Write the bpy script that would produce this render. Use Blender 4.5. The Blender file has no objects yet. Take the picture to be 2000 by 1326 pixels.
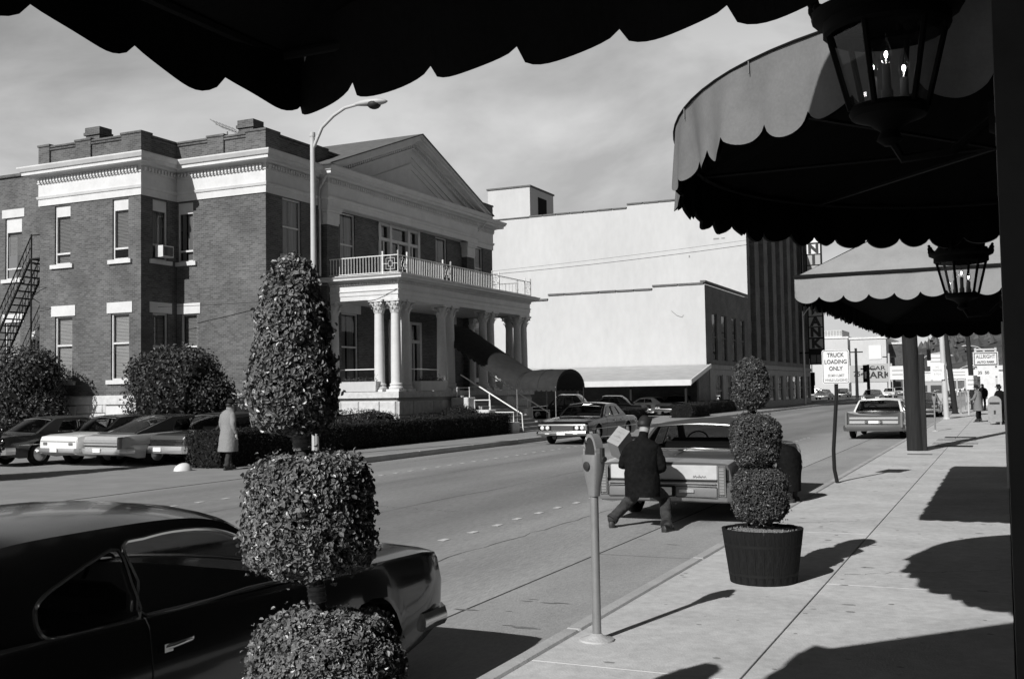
import bpy, bmesh, math, random
from mathutils import Vector, Matrix, noise as mnoise
R = math.radians
random.seed(7)
sc = bpy.context.scene
col = sc.collection
# ------------------------------------------------------------------ camera
EYE = 1.95
YAW, PITCH, ROLL = R(24.745), R(2.752), R(-0.948)
fw = Vector((-math.sin(YAW)*math.cos(PITCH), math.cos(YAW)*math.cos(PITCH), math.sin(PITCH)))
r0 = Vector((math.cos(YAW), math.sin(YAW), 0)); u0 = r0.cross(fw)
rt = r0*math.cos(ROLL) + u0*math.sin(ROLL); up = u0*math.cos(ROLL) - r0*math.sin(ROLL)
cam = bpy.data.cameras.new('camera'); camo = bpy.data.objects.new('camera', cam); col.objects.link(camo)
camo.matrix_world = Matrix(((rt.x, up.x, -fw.x, 0), (rt.y, up.y, -fw.y, 0), (rt.z, up.z, -fw.z, EYE), (0, 0, 0, 1)))
cam.sensor_width = 36; cam.lens = 36*2084.3/2000; cam.clip_end = 6000; cam.clip_start = 0.05
sc.camera = camo
# ------------------------------------------------------------------ sky and sun
SUN_EL, SUN_AZ = R(33.2), R(11.6)        # shadows run +Y, a little +X
w = bpy.data.worlds.new('World'); sc.world = w; w.use_nodes = True
nt = w.node_tree; nt.nodes.clear()
def N(t, **k):
    n = nt.nodes.new(t)
    for a, b in k.items(): setattr(n, a, b)
    return n
L = nt.links.new
out = N('ShaderNodeOutputWorld'); bg = N('ShaderNodeBackground'); sky = N('ShaderNodeTexSky', sky_type='NISHITA')
sky.sun_disc = False; sky.sun_elevation = SUN_EL; sky.sun_rotation = R(180) + SUN_AZ; sky.altitude = 200; sky.air_density = 1.0; sky.dust_density = 0.2; sky.ozone_density = 1.5
sep = N('ShaderNodeSeparateColor'); L(sky.outputs[0], sep.inputs[0])
tc = N('ShaderNodeTexCoord'); mp = N('ShaderNodeMapping'); mp.inputs['Scale'].default_value = (1, 1, 2.4); mp.inputs['Location'].default_value = (5.1, 3.3, 1.2)
L(tc.outputs['Generated'], mp.inputs[0])
nz = N('ShaderNodeTexNoise'); nz.inputs['Scale'].default_value = 3.4; nz.inputs['Detail'].default_value = 7; nz.inputs['Roughness'].default_value = .55; nz.inputs['Distortion'].default_value = .35
L(mp.outputs[0], nz.inputs[0])
rp = N('ShaderNodeValToRGB'); rp.color_ramp.elements[0].position = .40; rp.color_ramp.elements[1].position = .62
L(nz.outputs[0], rp.inputs[0])
mul = N('ShaderNodeMath', operation='MULTIPLY'); mul.inputs[1].default_value = 2.5; L(sep.outputs[0], mul.inputs[0])
add = N('ShaderNodeMixRGB', blend_type='MULTIPLY'); add.inputs[0].default_value = 1       # thin drifting cloud
cl = N('ShaderNodeMapRange'); cl.inputs[3].default_value = .76; cl.inputs[4].default_value = 1.2; L(rp.outputs[0], cl.inputs[0])
cap = N('ShaderNodeMath', operation='MINIMUM'); cap.inputs[1].default_value = 6.1; L(mul.outputs[0], cap.inputs[0])      # the low haze is even in tone
L(cap.outputs[0], add.inputs[1]); L(cl.outputs[0], add.inputs[2])
sz = N('ShaderNodeSeparateXYZ'); L(tc.outputs['Generated'], sz.inputs[0])          # pale haze low down, deep clear sky overhead
hz = N('ShaderNodeMapRange', interpolation_type='SMOOTHSTEP'); hz.inputs[1].default_value = .34; hz.inputs[2].default_value = .55; hz.inputs[3].default_value = 1.0; hz.inputs[4].default_value = .09
L(sz.outputs[2], hz.inputs[0]); fin = N('ShaderNodeMixRGB', blend_type='MULTIPLY'); fin.inputs[0].default_value = 1; L(add.outputs[0], fin.inputs[1]); L(hz.outputs[0], fin.inputs[2])
L(fin.outputs[0], bg.inputs[0]); bg.inputs[1].default_value = .098
L(bg.outputs[0], out.inputs[0])
sl = bpy.data.lights.new('sun', 'SUN'); sl.energy = 5.0; sl.angle = R(.53); sl.color = (1, .995, .985)
so = bpy.data.objects.new('sun', sl); col.objects.link(so)
sdir = Vector((-math.sin(SUN_AZ)*math.cos(SUN_EL), -math.cos(SUN_AZ)*math.cos(SUN_EL), math.sin(SUN_EL)))
so.rotation_euler = sdir.to_track_quat('Z', 'Y').to_euler(); so.location = (-20, -40, 40)
sc.view_settings.view_transform = 'Standard'; sc.view_settings.look = 'None'; sc.view_settings.exposure = 0.0; sc.view_settings.gamma = 1
sc.view_settings.use_curve_mapping = False
sc.render.engine = 'CYCLES'
# ------------------------------------------------------------------ materials (grey: the photograph is black and white)
MATS = {}
def gm(name, v, rough=.8, spec=.3, metal=0., ns=0., na=0., bs=0., ba=0., stretch=(1, 1, 1), coat=0., obj=True, ns2=0, na2=0):
    if name in MATS: return MATS[name]
    m = bpy.data.materials.new(name); m.use_nodes = True; MATS[name] = m
    t = m.node_tree; b = t.nodes['Principled BSDF']
    b.inputs['Base Color'].default_value = (v, v, v*.99, 1); b.inputs['Roughness'].default_value = rough
    b.inputs['Specular IOR Level'].default_value = spec; b.inputs['Metallic'].default_value = metal
    if coat: b.inputs['Coat Weight'].default_value = coat; b.inputs['Coat Roughness'].default_value = .06
    if ns or bs:
        c = t.nodes.new('ShaderNodeTexCoord'); mp = t.nodes.new('ShaderNodeMapping'); mp.inputs['Scale'].default_value = stretch
        t.links.new(c.outputs['Object' if obj else 'Generated'], mp.inputs[0])
    if ns:
        last = None
        for s_, a_, det in ((ns, na, 6), (ns2, na2, 4)):
            if not s_: continue
            n = t.nodes.new('ShaderNodeTexNoise'); n.inputs['Scale'].default_value = s_; n.inputs['Detail'].default_value = det; n.inputs['Roughness'].default_value = .62
            t.links.new(mp.outputs[0], n.inputs[0])
            r = t.nodes.new('ShaderNodeMapRange'); r.inputs[1].default_value = .25; r.inputs[2].default_value = .75
            r.inputs[3].default_value = 1-a_; r.inputs[4].default_value = 1+a_
            t.links.new(n.outputs[0], r.inputs[0])
            if last is None: last = r.outputs[0]
            else:
                q = t.nodes.new('ShaderNodeMath'); q.operation = 'MULTIPLY'; t.links.new(last, q.inputs[0]); t.links.new(r.outputs[0], q.inputs[1]); last = q.outputs[0]
        q = t.nodes.new('ShaderNodeMath'); q.operation = 'MULTIPLY'; q.inputs[1].default_value = v; t.links.new(last, q.inputs[0])
        cb = t.nodes.new('ShaderNodeCombineColor')
        for i in range(3): t.links.new(q.outputs[0], cb.inputs[i])
        t.links.new(cb.outputs[0], b.inputs['Base Color'])
    if bs:
        n = t.nodes.new('ShaderNodeTexNoise'); n.inputs['Scale'].default_value = bs; n.inputs['Detail'].default_value = 5
        t.links.new(mp.outputs[0], n.inputs[0])
        bp = t.nodes.new('ShaderNodeBump'); bp.inputs['Strength'].default_value = ba; bp.inputs['Distance'].default_value = .02
        t.links.new(n.outputs[0], bp.inputs['Height']); t.links.new(bp.outputs[0], b.inputs['Normal'])
    return m
def brickmat(name, c1, c2, mortar, bw=.215, bh=.075):
    m = bpy.data.materials.new(name); m.use_nodes = True; t = m.node_tree; b = t.nodes['Principled BSDF']
    g = t.nodes.new('ShaderNodeNewGeometry'); s = t.nodes.new('ShaderNodeSeparateXYZ'); t.links.new(g.outputs['Position'], s.inputs[0])
    a = t.nodes.new('ShaderNodeMath'); a.operation = 'ADD'; t.links.new(s.outputs[0], a.inputs[0]); t.links.new(s.outputs[1], a.inputs[1])
    cb = t.nodes.new('ShaderNodeCombineXYZ'); t.links.new(a.outputs[0], cb.inputs[0]); t.links.new(s.outputs[2], cb.inputs[1])
    br = t.nodes.new('ShaderNodeTexBrick'); t.links.new(cb.outputs[0], br.inputs[0])
    for i, c in ((1, c1), (2, c2), (3, mortar)): br.inputs[i].default_value = (c, c, c, 1)
    br.inputs['Scale'].default_value = 1; br.inputs['Mortar Size'].default_value = .006; br.inputs['Brick Width'].default_value = bw; br.inputs['Row Height'].default_value = bh; br.inputs['Bias'].default_value = -.1
    n = t.nodes.new('ShaderNodeTexNoise'); n.inputs['Scale'].default_value = .8; n.inputs['Detail'].default_value = 8; t.links.new(g.outputs['Position'], n.inputs[0])
    r = t.nodes.new('ShaderNodeMapRange'); r.inputs[1].default_value = .3; r.inputs[2].default_value = .7; r.inputs[3].default_value = .75; r.inputs[4].default_value = 1.25; t.links.new(n.outputs[0], r.inputs[0])
    mx = t.nodes.new('ShaderNodeMixRGB'); mx.blend_type = 'MULTIPLY'; mx.inputs[0].default_value = 1; t.links.new(br.outputs[0], mx.inputs[1]); t.links.new(r.outputs[0], mx.inputs[2])
    t.links.new(mx.outputs[0], b.inputs['Base Color']); b.inputs['Roughness'].default_value = .9
    bp = t.nodes.new('ShaderNodeBump'); bp.inputs['Strength'].default_value = .5; bp.inputs['Distance'].default_value = .01; bp.invert = True
    t.links.new(br.outputs['Fac'], bp.inputs['Height']); t.links.new(bp.outputs[0], b.inputs['Normal'])
    MATS[name] = m; return m
def glassmat(name, tint=.6, rough=.02, thin=.12):
    m = bpy.data.materials.new(name); m.use_nodes = True; t = m.node_tree; t.nodes.clear()
    o = t.nodes.new('ShaderNodeOutputMaterial'); tr = t.nodes.new('ShaderNodeBsdfTransparent'); gl = t.nodes.new('ShaderNodeBsdfGlossy')
    tr.inputs[0].default_value = (tint, tint, tint, 1); gl.inputs['Roughness'].default_value = rough; gl.inputs[0].default_value = (.9, .9, .9, 1)
    lw = t.nodes.new('ShaderNodeLayerWeight'); lw.inputs[0].default_value = .5; pw = t.nodes.new('ShaderNodeMath'); pw.operation = 'POWER'; pw.inputs[1].default_value = 5; t.links.new(lw.outputs['Facing'], pw.inputs[0])
    fr = t.nodes.new('ShaderNodeMath'); fr.operation = 'MULTIPLY_ADD'; fr.inputs[1].default_value = .95; fr.inputs[2].default_value = .045; t.links.new(pw.outputs[0], fr.inputs[0]); mx = t.nodes.new('ShaderNodeMixShader')
    t.links.new(fr.outputs[0], mx.inputs[0]); t.links.new(tr.outputs[0], mx.inputs[1]); t.links.new(gl.outputs[0], mx.inputs[2]); t.links.new(mx.outputs[0], o.inputs[0])
    MATS[name] = m; return m
def emimat(name, s):
    m = bpy.data.materials.new(name); m.use_nodes = True; b = m.node_tree.nodes['Principled BSDF']
    b.inputs['Emission Color'].default_value = (1, 1, 1, 1); b.inputs['Emission Strength'].default_value = s; MATS[name] = m; return m
gm('sidewalk', .49, .9, .2, ns=1.0, na=.18, ns2=11, na2=.15, bs=60, ba=.25, obj=True)
gm('joint', .05, .95)
gm('asphalt', .33, .9, .25, ns=.5, na=.32, ns2=38, na2=.24, bs=90, ba=.5, stretch=(1, .12, 1))
gm('gutter', .31, .9, .2, ns=.9, na=.22, ns2=30, na2=.14, bs=70, ba=.3, stretch=(1, .4, 1))
gm('kerb', .40, .85, .2, ns=2, na=.22, bs=50, ba=.3)
gm('farwalk', .26, .9, .2, ns=1.2, na=.15, bs=60, ba=.2)
gm('earth', .10, .95, .1, ns=.2, na=.3, bs=20, ba=.3)
gm('lawn', .06, .95, .1, ns=3, na=.4, bs=40, ba=.8)
gm('marking', .55, .8, .2, ns=18, na=.25)
gm('stain_walk', .26, .8, .2); gm('stain', .17, .7, .3, ns=6, na=.3)
def wear(name, stops):          # lanes polished paler or oiled darker across the width of the road
    t = MATS[name].node_tree; b = t.nodes['Principled BSDF']; src = b.inputs['Base Color'].links[0].from_socket
    g = t.nodes.new('ShaderNodeNewGeometry'); s = t.nodes.new('ShaderNodeSeparateXYZ'); t.links.new(g.outputs['Position'], s.inputs[0]); n = t.nodes.new('ShaderNodeTexNoise'); n.inputs['Scale'].default_value = .35; t.links.new(g.outputs['Position'], n.inputs[0])
    a = t.nodes.new('ShaderNodeMath'); a.operation = 'MULTIPLY_ADD'; a.inputs[1].default_value = 1.2; t.links.new(n.outputs[0], a.inputs[0]); t.links.new(s.outputs[0], a.inputs[2])
    r = t.nodes.new('ShaderNodeMapRange'); r.inputs[1].default_value = -16.3+.6; r.inputs[2].default_value = -4.3+.6; t.links.new(a.outputs[0], r.inputs[0]); c = t.nodes.new('ShaderNodeValToRGB'); t.links.new(r.outputs[0], c.inputs[0])
    while len(c.color_ramp.elements) < len(stops): c.color_ramp.elements.new(.5)
    for e, (x, v) in zip(c.color_ramp.elements, stops): e.position = (x+16.3)/12; e.color = (v, v, v, 1)
    m = t.nodes.new('ShaderNodeMixRGB'); m.blend_type = 'MULTIPLY'; m.inputs[0].default_value = 1; t.links.new(src, m.inputs[1]); t.links.new(c.outputs[0], m.inputs[2]); t.links.new(m.outputs[0], b.inputs['Base Color'])
wear('asphalt', [(-16.2, .8), (-14.6, .7), (-13.3, .78), (-12.2, .6), (-10.8, .82), (-9.6, .62), (-8.2, .56), (-7.1, .66), (-6.3, .92), (-4.4, 1.0)])
brickmat('brick', .068, .125, .17)
brickmat('brick_dark', .05, .09, .12)
brickmat('bank_brick', .09, .13, .15)
gm('trim', .60, .55, .3, ns=1.6, na=.10, ns2=9, na2=.05)
gm('trim_dull', .62, .6, .3, ns=3, na=.18)
gm('stone', .55, .9, .2, ns=5, na=.20, bs=9, ba=.9)
gm('stone_joint', .38, .95)
gm('white_wall', .51, .75, .2, ns=.35, na=.07, ns2=2.2, na2=.05, bs=9, ba=.35, stretch=(1, 1, .45))
gm('roofing', .13, .9, .2, ns=3, na=.25, bs=20, ba=.4)
gm('shingle', .40, .9, .2, ns=2.5, na=.2, bs=25, ba=.4, stretch=(.4, 1, 1))
gm('dark', .012, .9, .1)
gm('black_iron', .010, .7, .2); gm('bank_stone', .24, .8, .2, ns=2, na=.2)
gm('iron_white', .72, .5, .4)
glassmat('pane', .55); glassmat('carglass', .42); glassmat('lampglass', .9)
gm('curtain', .45, .9, .1, ns=30, na=.5, stretch=(1, 1, .02))
gm('blind', .48, .8, .2); gm('blind_white', .82, .8, .2)
gm('room', .02, .95, .1)
gm('leaf_near', .155, .36, .5, ns=16, na=.6); gm('leaf_small', .065, .45, .5, ns=14, na=.5); gm('leaf_bush', .045, .5, .35, ns=3, na=.5); gm('leaf_hedge', .02, .7, .2, ns=4, na=.5)
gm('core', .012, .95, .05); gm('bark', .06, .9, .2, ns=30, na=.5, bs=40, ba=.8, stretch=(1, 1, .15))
gm('wrap', .16, .8, .2, ns=40, na=.4)
gm('galv', .27, .45, .5, metal=.35, ns=8, na=.15); gm('steel_pale', .46, .5, .4, ns=2, na=.08)
gm('chrome', .58, .16, .5, metal=1.0); gm('tyre', .012, .85, .2, bs=60, ba=.3); gm('rubber', .012, .6, .3)
gm('wood_tub', .014, .85, .12, ns=10, na=.4, bs=30, ba=.6, stretch=(6, 6, .5)); gm('soil', .20, .95, .1, ns=60, na=.7, bs=50, ba=1)
gm('wood_pole', .022, .85, .2, ns=9, na=.4, bs=25, ba=.7, stretch=(4, 4, .15))
gm('underside_shade', .006, .95, .05); gm('awning_bow', .17, .85, .1, ns=5, na=.14, ns2=70, na2=.08, bs=7, ba=.3); gm('awning_pale', .27, .85, .1, ns=5, na=.10, ns2=60, na2=.06, bs=7, ba=.25); gm('awning_dark', .012, .9, .1, ns=30, na=.15)  # near-black underside layer paints in shade; hipped awning's paler cloth is faded
gm('awning_hotel', .032, .9, .1, ns=4, na=.2)
gm('sign_white', .66, .5, .3, ns=5, na=.05); gm('ink', .03, .6, .3); gm('ink_faded', .34, .7, .2)
gm('skin', .30, .6, .3); gm('hair', .015, .6, .4); gm('jacket', .009, .95, .05, ns=20, na=.4, bs=14, ba=.8); gm('trousers', .04, .9, .15, ns=14, na=.4, bs=16, ba=1.0)
gm('coat_pale', .23, .95, .1, ns=70, na=.28, bs=14, ba=.7); gm('coat_mid', .17, .95, .1, ns=40, na=.3); gm('shoe', .02, .4, .5); gm('felt', .015, .9, .2)
gm('card', .30, .85, .1, ns=4, na=.08)
gm('hill', .085, .95, .1, ns=.02, na=.45, ns2=.09, na2=.35)
# ------------------------------------------------------------------ mesh builder
class MB:
    def __init__(s): s.v = []; s.f = []; s.m = []; s.mi = 0
    def add(s, vs, fs):
        o = len(s.v); s.v += [tuple(p) for p in vs]; s.f += [tuple(i+o for i in f) for f in fs]; s.m += [s.mi]*len(fs); return s
    def box(s, x0, x1, y0, y1, z0, z1):
        return s.add([(x0,y0,z0),(x1,y0,z0),(x1,y1,z0),(x0,y1,z0),(x0,y0,z1),(x1,y0,z1),(x1,y1,z1),(x0,y1,z1)],
                     [(0,3,2,1),(4,5,6,7),(0,1,5,4),(1,2,6,5),(2,3,7,6),(3,0,4,7)])
    def bbox(s, x0, x1, y0, y1, z0, z1, b):      # box with chamfered vertical and top edges
        def ring(i, z): return [(x0+i+b,y0+i,z),(x1-i-b,y0+i,z),(x1-i,y0+i+b,z),(x1-i,y1-i-b,z),(x1-i-b,y1-i,z),(x0+i+b,y1-i,z),(x0+i,y1-i-b,z),(x0+i,y0+i+b,z)]
        return s.loft([ring(b, z0), ring(0, z0+b), ring(0, z1-b), ring(b, z1)], True, True)
    def loft(s, rings, closed=True, caps=False):
        n = len(rings[0]); o = [p for r in rings for p in r]; fs = []
        for i in range(len(rings)-1):
            for j in range(n if closed else n-1):
                k = (j+1) % n; fs.append((i*n+j, i*n+k, (i+1)*n+k, (i+1)*n+j))
        if caps: fs.append(tuple(range(n-1, -1, -1))); fs.append(tuple((len(rings)-1)*n+j for j in range(n)))
        return s.add(o, fs)
    def cyl(s, p0, p1, ra, rb=None, n=12, cap=True):
        p0 = Vector(p0); p1 = Vector(p1); rb = ra if rb is None else rb
        d = (p1-p0).normalized(); a = d.orthogonal().normalized(); b = d.cross(a)
        rg = [[p+(a*math.cos(2*math.pi*k/n)+b*math.sin(2*math.pi*k/n))*r for k in range(n)] for p, r in ((p0, ra), (p1, rb))]
        return s.loft(rg, True, cap)
    def tube(s, pts, r, n=6, closed=False):
        pts = [Vector(p) for p in pts]; rg = []; m = len(pts); ref = None
        for i, p in enumerate(pts):
            if closed: d = (pts[(i+1) % m]-pts[i-1]).normalized()
            else: d = (pts[min(i+1, m-1)]-pts[max(i-1, 0)]).normalized()
            if ref is None: ref = d.orthogonal().normalized()
            a = (ref-d*ref.dot(d)).normalized(); ref = a; b = d.cross(a); rr = r[i] if isinstance(r, (list, tuple)) else r
            rg.append([p+(a*math.cos(2*math.pi*k/n)+b*math.sin(2*math.pi*k/n))*rr for k in range(n)])
        if closed: rg.append(rg[0]); return s.loft(rg, True, False)
        return s.loft(rg, True, True)
    def lathe(s, prof, n=16, c=(0, 0, 0), M=None, cap=False):
        rg = [[Vector((r*math.cos(2*math.pi*k/n), r*math.sin(2*math.pi*k/n), z)) for k in range(n)] for r, z in prof]
        if M: rg = [[M @ p for p in q] for q in rg]
        c = Vector(c); return s.loft([[p+c for p in q] for q in rg], True, cap)
    def prism(s, poly, a, b, ax='x'):             # 2d polygon pushed along an axis
        f = {'x': lambda p, t: (t, p[0], p[1]), 'y': lambda p, t: (p[0], t, p[1]), 'z': lambda p, t: (p[0], p[1], t)}[ax]
        n = len(poly); vs = [f(p, a) for p in poly]+[f(p, b) for p in poly]
        return s.add(vs, [tuple(range(n)), tuple(range(2*n-1, n-1, -1))]+[((i+1) % n, i, n+i, n+(i+1) % n) for i in range(n)])
    def sphere(s, c, r, n=12, m=8):
        r = r if isinstance(r, (tuple, list)) else (r, r, r)
        rg = [[(c[0]+r[0]*math.sin(math.pi*i/m)*math.cos(2*math.pi*k/n), c[1]+r[1]*math.sin(math.pi*i/m)*math.sin(2*math.pi*k/n), c[2]-r[2]*math.cos(math.pi*i/m)) for k in range(n)] for i in range(m+1)]
        return s.loft(rg)
    def mesh(s, mats, smooth=None, off=(0, 0, 0)):
        me = bpy.data.meshes.new('m'); me.from_pydata([(p[0]-off[0], p[1]-off[1], p[2]-off[2]) for p in s.v], [], s.f)
        for m in (mats if isinstance(mats, (list, tuple)) else [mats]): me.materials.append(MATS[m])
        me.polygons.foreach_set('material_index', s.m)
        bm = bmesh.new(); bm.from_mesh(me); bmesh.ops.remove_doubles(bm, verts=bm.verts, dist=1e-5); bmesh.ops.recalc_face_normals(bm, faces=bm.faces); bm.to_mesh(me); bm.free()
        if smooth is not None:
            me.polygons.foreach_set('use_smooth', [True]*len(me.polygons)); me.set_sharp_from_angle(angle=R(smooth))
        return me
    def build(s, name, mats, parent=None, smooth=None, off=None):
        if off is None: off = parent.get('_off', (0, 0, 0)) if parent else (0, 0, 0)
        return link(name, s.mesh(mats, smooth, off), parent)
def link(name, me, parent=None, loc=None, rot=None):
    o = bpy.data.objects.new(name, me); col.objects.link(o); me.name = name
    if parent: o.parent = parent
    if loc: o.location = loc
    if rot: o.rotation_euler = rot
    return o
def tag(o, label=None, cat=None, group=None, kind=None):
    if label: o['label'] = label
    if cat: o['category'] = cat
    if group: o['group'] = group
    if kind: o['kind'] = kind
    return o
def thing(name, label, cat, loc=(0, 0, 0), rz=0, group=None, world=False):
    """Empty at the base; world=True lets the parts be given in world coordinates."""
    o = bpy.data.objects.new(name, None); col.objects.link(o); o.location = loc; o.rotation_euler = (0, 0, rz); o.empty_display_size = .2
    if world: OFF[o.name] = tuple(loc)
    return tag(o, label, cat, group)
OFF = {}
def P(mb, name, mats, par, smooth=None):          # part in the root's frame (world coordinates when the root was made with world=True)
    r = par
    while r.parent: r = r.parent
    return mb.build(name, mats, par, smooth, OFF.get(r.name, (0, 0, 0)))
def copy_tree(o, parent=None):
    c = o.copy(); col.objects.link(c); c.parent = parent
    for ch in [x for x in bpy.data.objects if x.parent == o]: copy_tree(ch, c)
    return c
def struct(name, mb, mats, smooth=None): return tag(mb.build(name, mats, None, smooth, (0, 0, 0)), kind='structure')
def text_mesh(body, size, depth=.004, w=1.0, bold=0.0):
    cu = bpy.data.curves.new('t', 'FONT'); cu.body = body; cu.size = size; cu.extrude = depth/2; cu.align_x = 'CENTER'; cu.align_y = 'CENTER'; cu.offset = bold
    o = bpy.data.objects.new('t', cu); col.objects.link(o); dg = bpy.context.evaluated_depsgraph_get()
    me = bpy.data.meshes.new_from_object(o.evaluated_get(dg)); bpy.data.objects.remove(o); me.transform(Matrix.Scale(w, 4, (1, 0, 0))); me.materials.clear(); return me
def lettering(body, size, mat, parent, loc, face, w=1.0, bold=0., depth=.004):
    """face '-y' or '+x' or '-x': direction the writing looks at; loc in parent's frame."""
    me = text_mesh(body, size, depth, w, bold); me.materials.append(MATS[mat])
    rot = {'-y': (R(90), 0, 0), '+x': (R(90), 0, R(90)), '-x': (R(90), 0, R(-90)), '+y': (R(90), 0, R(180))}.get(face, face)
    return link('lettering', me, parent, loc, rot)
def at(px, py, **k):                               # a point of the place from its place in the 2000 px wide picture
    d = fw*2084.3 + rt*(px-1000) - up*(py-663); c = Vector((0, 0, EYE))
    if 'z' in k: return c+d*((k['z']-EYE)/d.z)
    if 'Y' in k: return c+d*(k['Y']/d.y)
    if 'X' in k: return c+d*(k['X']/d.x)
def lerp(xs, ys, x):
    if x <= xs[0]: return ys[0]
    for i in range(len(xs)-1):
        if x <= xs[i+1]: return ys[i]+(ys[i+1]-ys[i])*(x-xs[i])/(xs[i+1]-xs[i])
    return ys[-1]
# ------------------------------------------------------------------ ground
g = MB(); g.box(-2500, 2500, -600, 3500, -.6, -.05); struct('ground', g, 'earth')
KX = -2.95; FX = -16.3                              # kerb lines of the two pavements
g = MB(); n = 40
for i in range(n):
    a, b = -30+i*12, -30+(i+1)*12; g.add([(FX-.01, a, 0), (KX-1.5, a, 0), (KX-1.5, b, 0), (FX-.01, b, 0)], [(0, 1, 2, 3)])
road = struct('road', g, 'asphalt')
dash = MB(); dash.box(-.05, .05, -.09, .09, .002, .005); dm = dash.mesh('marking')
for k in range(46): link('lane_mark', dm, road, (-6.8+random.uniform(-.03, .03), 5.3+k*.80, .002), (0, 0, random.uniform(-.06, .06)))
for k in range(60): link('lane_mark', dm, road, (-13.5+random.uniform(-.03, .03), 12+k*.70, .002), (0, 0, random.uniform(-.06, .06)))
g = MB()
for k in range(60):
    a = -12+k*6.0; g.add([(KX-1.5, a, .004), (KX-.15, a, .004), (KX-.15, a+5.985, .004), (KX-1.5, a+5.985, .004)], [(0, 1, 2, 3)])
struct('gutter', g, 'gutter')
g = MB(); g.box(KX-1.515, KX-1.49, -12, 300, -.02, .0055); struct('gutter_joint', g, 'joint')
g = MB()
for i in range(34):
    x = random.gauss(-3.8, .35); y = random.uniform(7, 22); a = random.uniform(.015, .07)
    pts = [(x+a*2.2*math.cos(t*1.05)*random.uniform(.6, 1.2), y+a*.6*math.sin(t*1.05)*random.uniform(.5, 1.2), .0065) for t in range(6)]; g.add(pts, [tuple(range(6))])
struct('oil_stains', g, 'stain')
# tar-filled cracks in the road, gum and dirt on the pavement
def crack(x0, y0, x1, y1, z, wd=.012, n=26, jit=.06):
    m = MB(); pts = []
    for k in range(n+1):
        t = k/n; pts.append(Vector((x0+(x1-x0)*t+random.uniform(-jit, jit), y0+(y1-y0)*t+random.uniform(-jit, jit), z)))
    d = Vector((y1-y0, x0-x1, 0)).normalized(); vs = []
    for p in pts: w_ = wd*random.uniform(.3, 1.2); vs += [p-d*w_, p+d*w_]
    m.add(vs, [(2*k, 2*k+1, 2*k+3, 2*k+2) for k in range(n)]); return m
for a in ((-9.4, 6, -9.2, 46), (-6.1, 9, -5.6, 24), (-12.2, 14, -12.5, 60), (-8.2, 15.5, -11.5, 16.2), (-5.2, 20, -9.2, 20.6), (-9.3, 27, -13.4, 27.5), (-15.2, 22, -15.4, 44), (-10.6, 33, -14, 33.6)): P(crack(*a, .0025, .007, 40), 'crack', 'joint', road)
# near pavement: slabs with recessed joints
g = MB(); g.box(KX-.14, 3, -14, 120, -.04, .07); walk = struct('pavement', g, 'joint')
ys = [6.61-3.49*6+3.49*k for k in range(34)]
def slab(x0, x1, y0, y1):
    m = MB(); gp = .006; gq = .0025; m.bbox(x0+gp, x1-gp, y0+gq, y1-gq, .06, .15+random.uniform(-.0008, .0008), .003); P(m, 'slab', 'sidewalk', walk)
for i in range(len(ys)-1):
    slab(KX, -1.55, ys[i], ys[i+1]); slab(-1.55, .0, ys[i], ys[i+1])
    if ys[i] < 4: slab(0, 3, ys[i], ys[i+1])
g = MB()
for i in range(170):
    x, y = random.uniform(-2.9, -.1), random.uniform(5.5, 26); a = random.choice((.008, .01, .012, .014, .02, .03)); k0 = random.uniform(.5, 1.2)
    g.add([(x+a*math.cos(t*1.05)*random.uniform(.7, 1.2)*k0*2, y+a*math.sin(t*1.05)*random.uniform(.6, 1.2), .1525) for t in range(6)], [tuple(range(6))])
tag(P(g, 'gum_spots', 'stain_walk', walk), kind='stuff')
P(crack(-2.9, 14.2, -1.6, 15.0, .1522, .006, 20, .05), 'crack', 'joint', walk); P(crack(-1.5, 10.6, -.1, 11.4, .1522, .004, 20, .05), 'crack', 'joint', walk)
for i in range(30):
    a = -14+i*3.6; m = MB(); m.bbox(KX-.15, KX-.022, a+.004, a+3.592, -.05, .148, .014); P(m, 'kerb_stone', 'kerb', walk)
# far pavement
g = MB(); g.box(FX-2.6, FX-.15, 24.9, 300, -.04, .16); fwalk = struct('far_pavement', g, 'farwalk')
for i in range(34):
    a = 24.9+i*3.6; m = MB(); m.bbox(FX-.15, FX, a+.004, a+3.592, -.05, .17, .014); P(m, 'kerb_stone', 'kerb', fwalk)
g = MB(); g.add([(FX-3.0, -10, .006), (FX+.0, -10, .004), (FX+.0, 24.9, .004), (FX-3.0, 24.9, .02)], [(0, 1, 2, 3)]); struct('driveway', g, 'farwalk')
g = MB(); g.box(FX-.012, FX+.012, -10, 24.9, .0, .0075); struct('driveway_joint', g, 'joint')
g = MB(); g.box(-60, FX-3.0, -10, 31, -.04, .015); struct('car_park_ground', g, 'farwalk')
g = MB(); g.box(-26, FX-2.6, 25.2, 62, -.04, .08); struct('hotel_lawn', g, 'lawn')
g = MB(); g.box(-60, FX-2.6, 62, 76, -.04, .03); struct('car_park_ground', g, 'asphalt')
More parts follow.
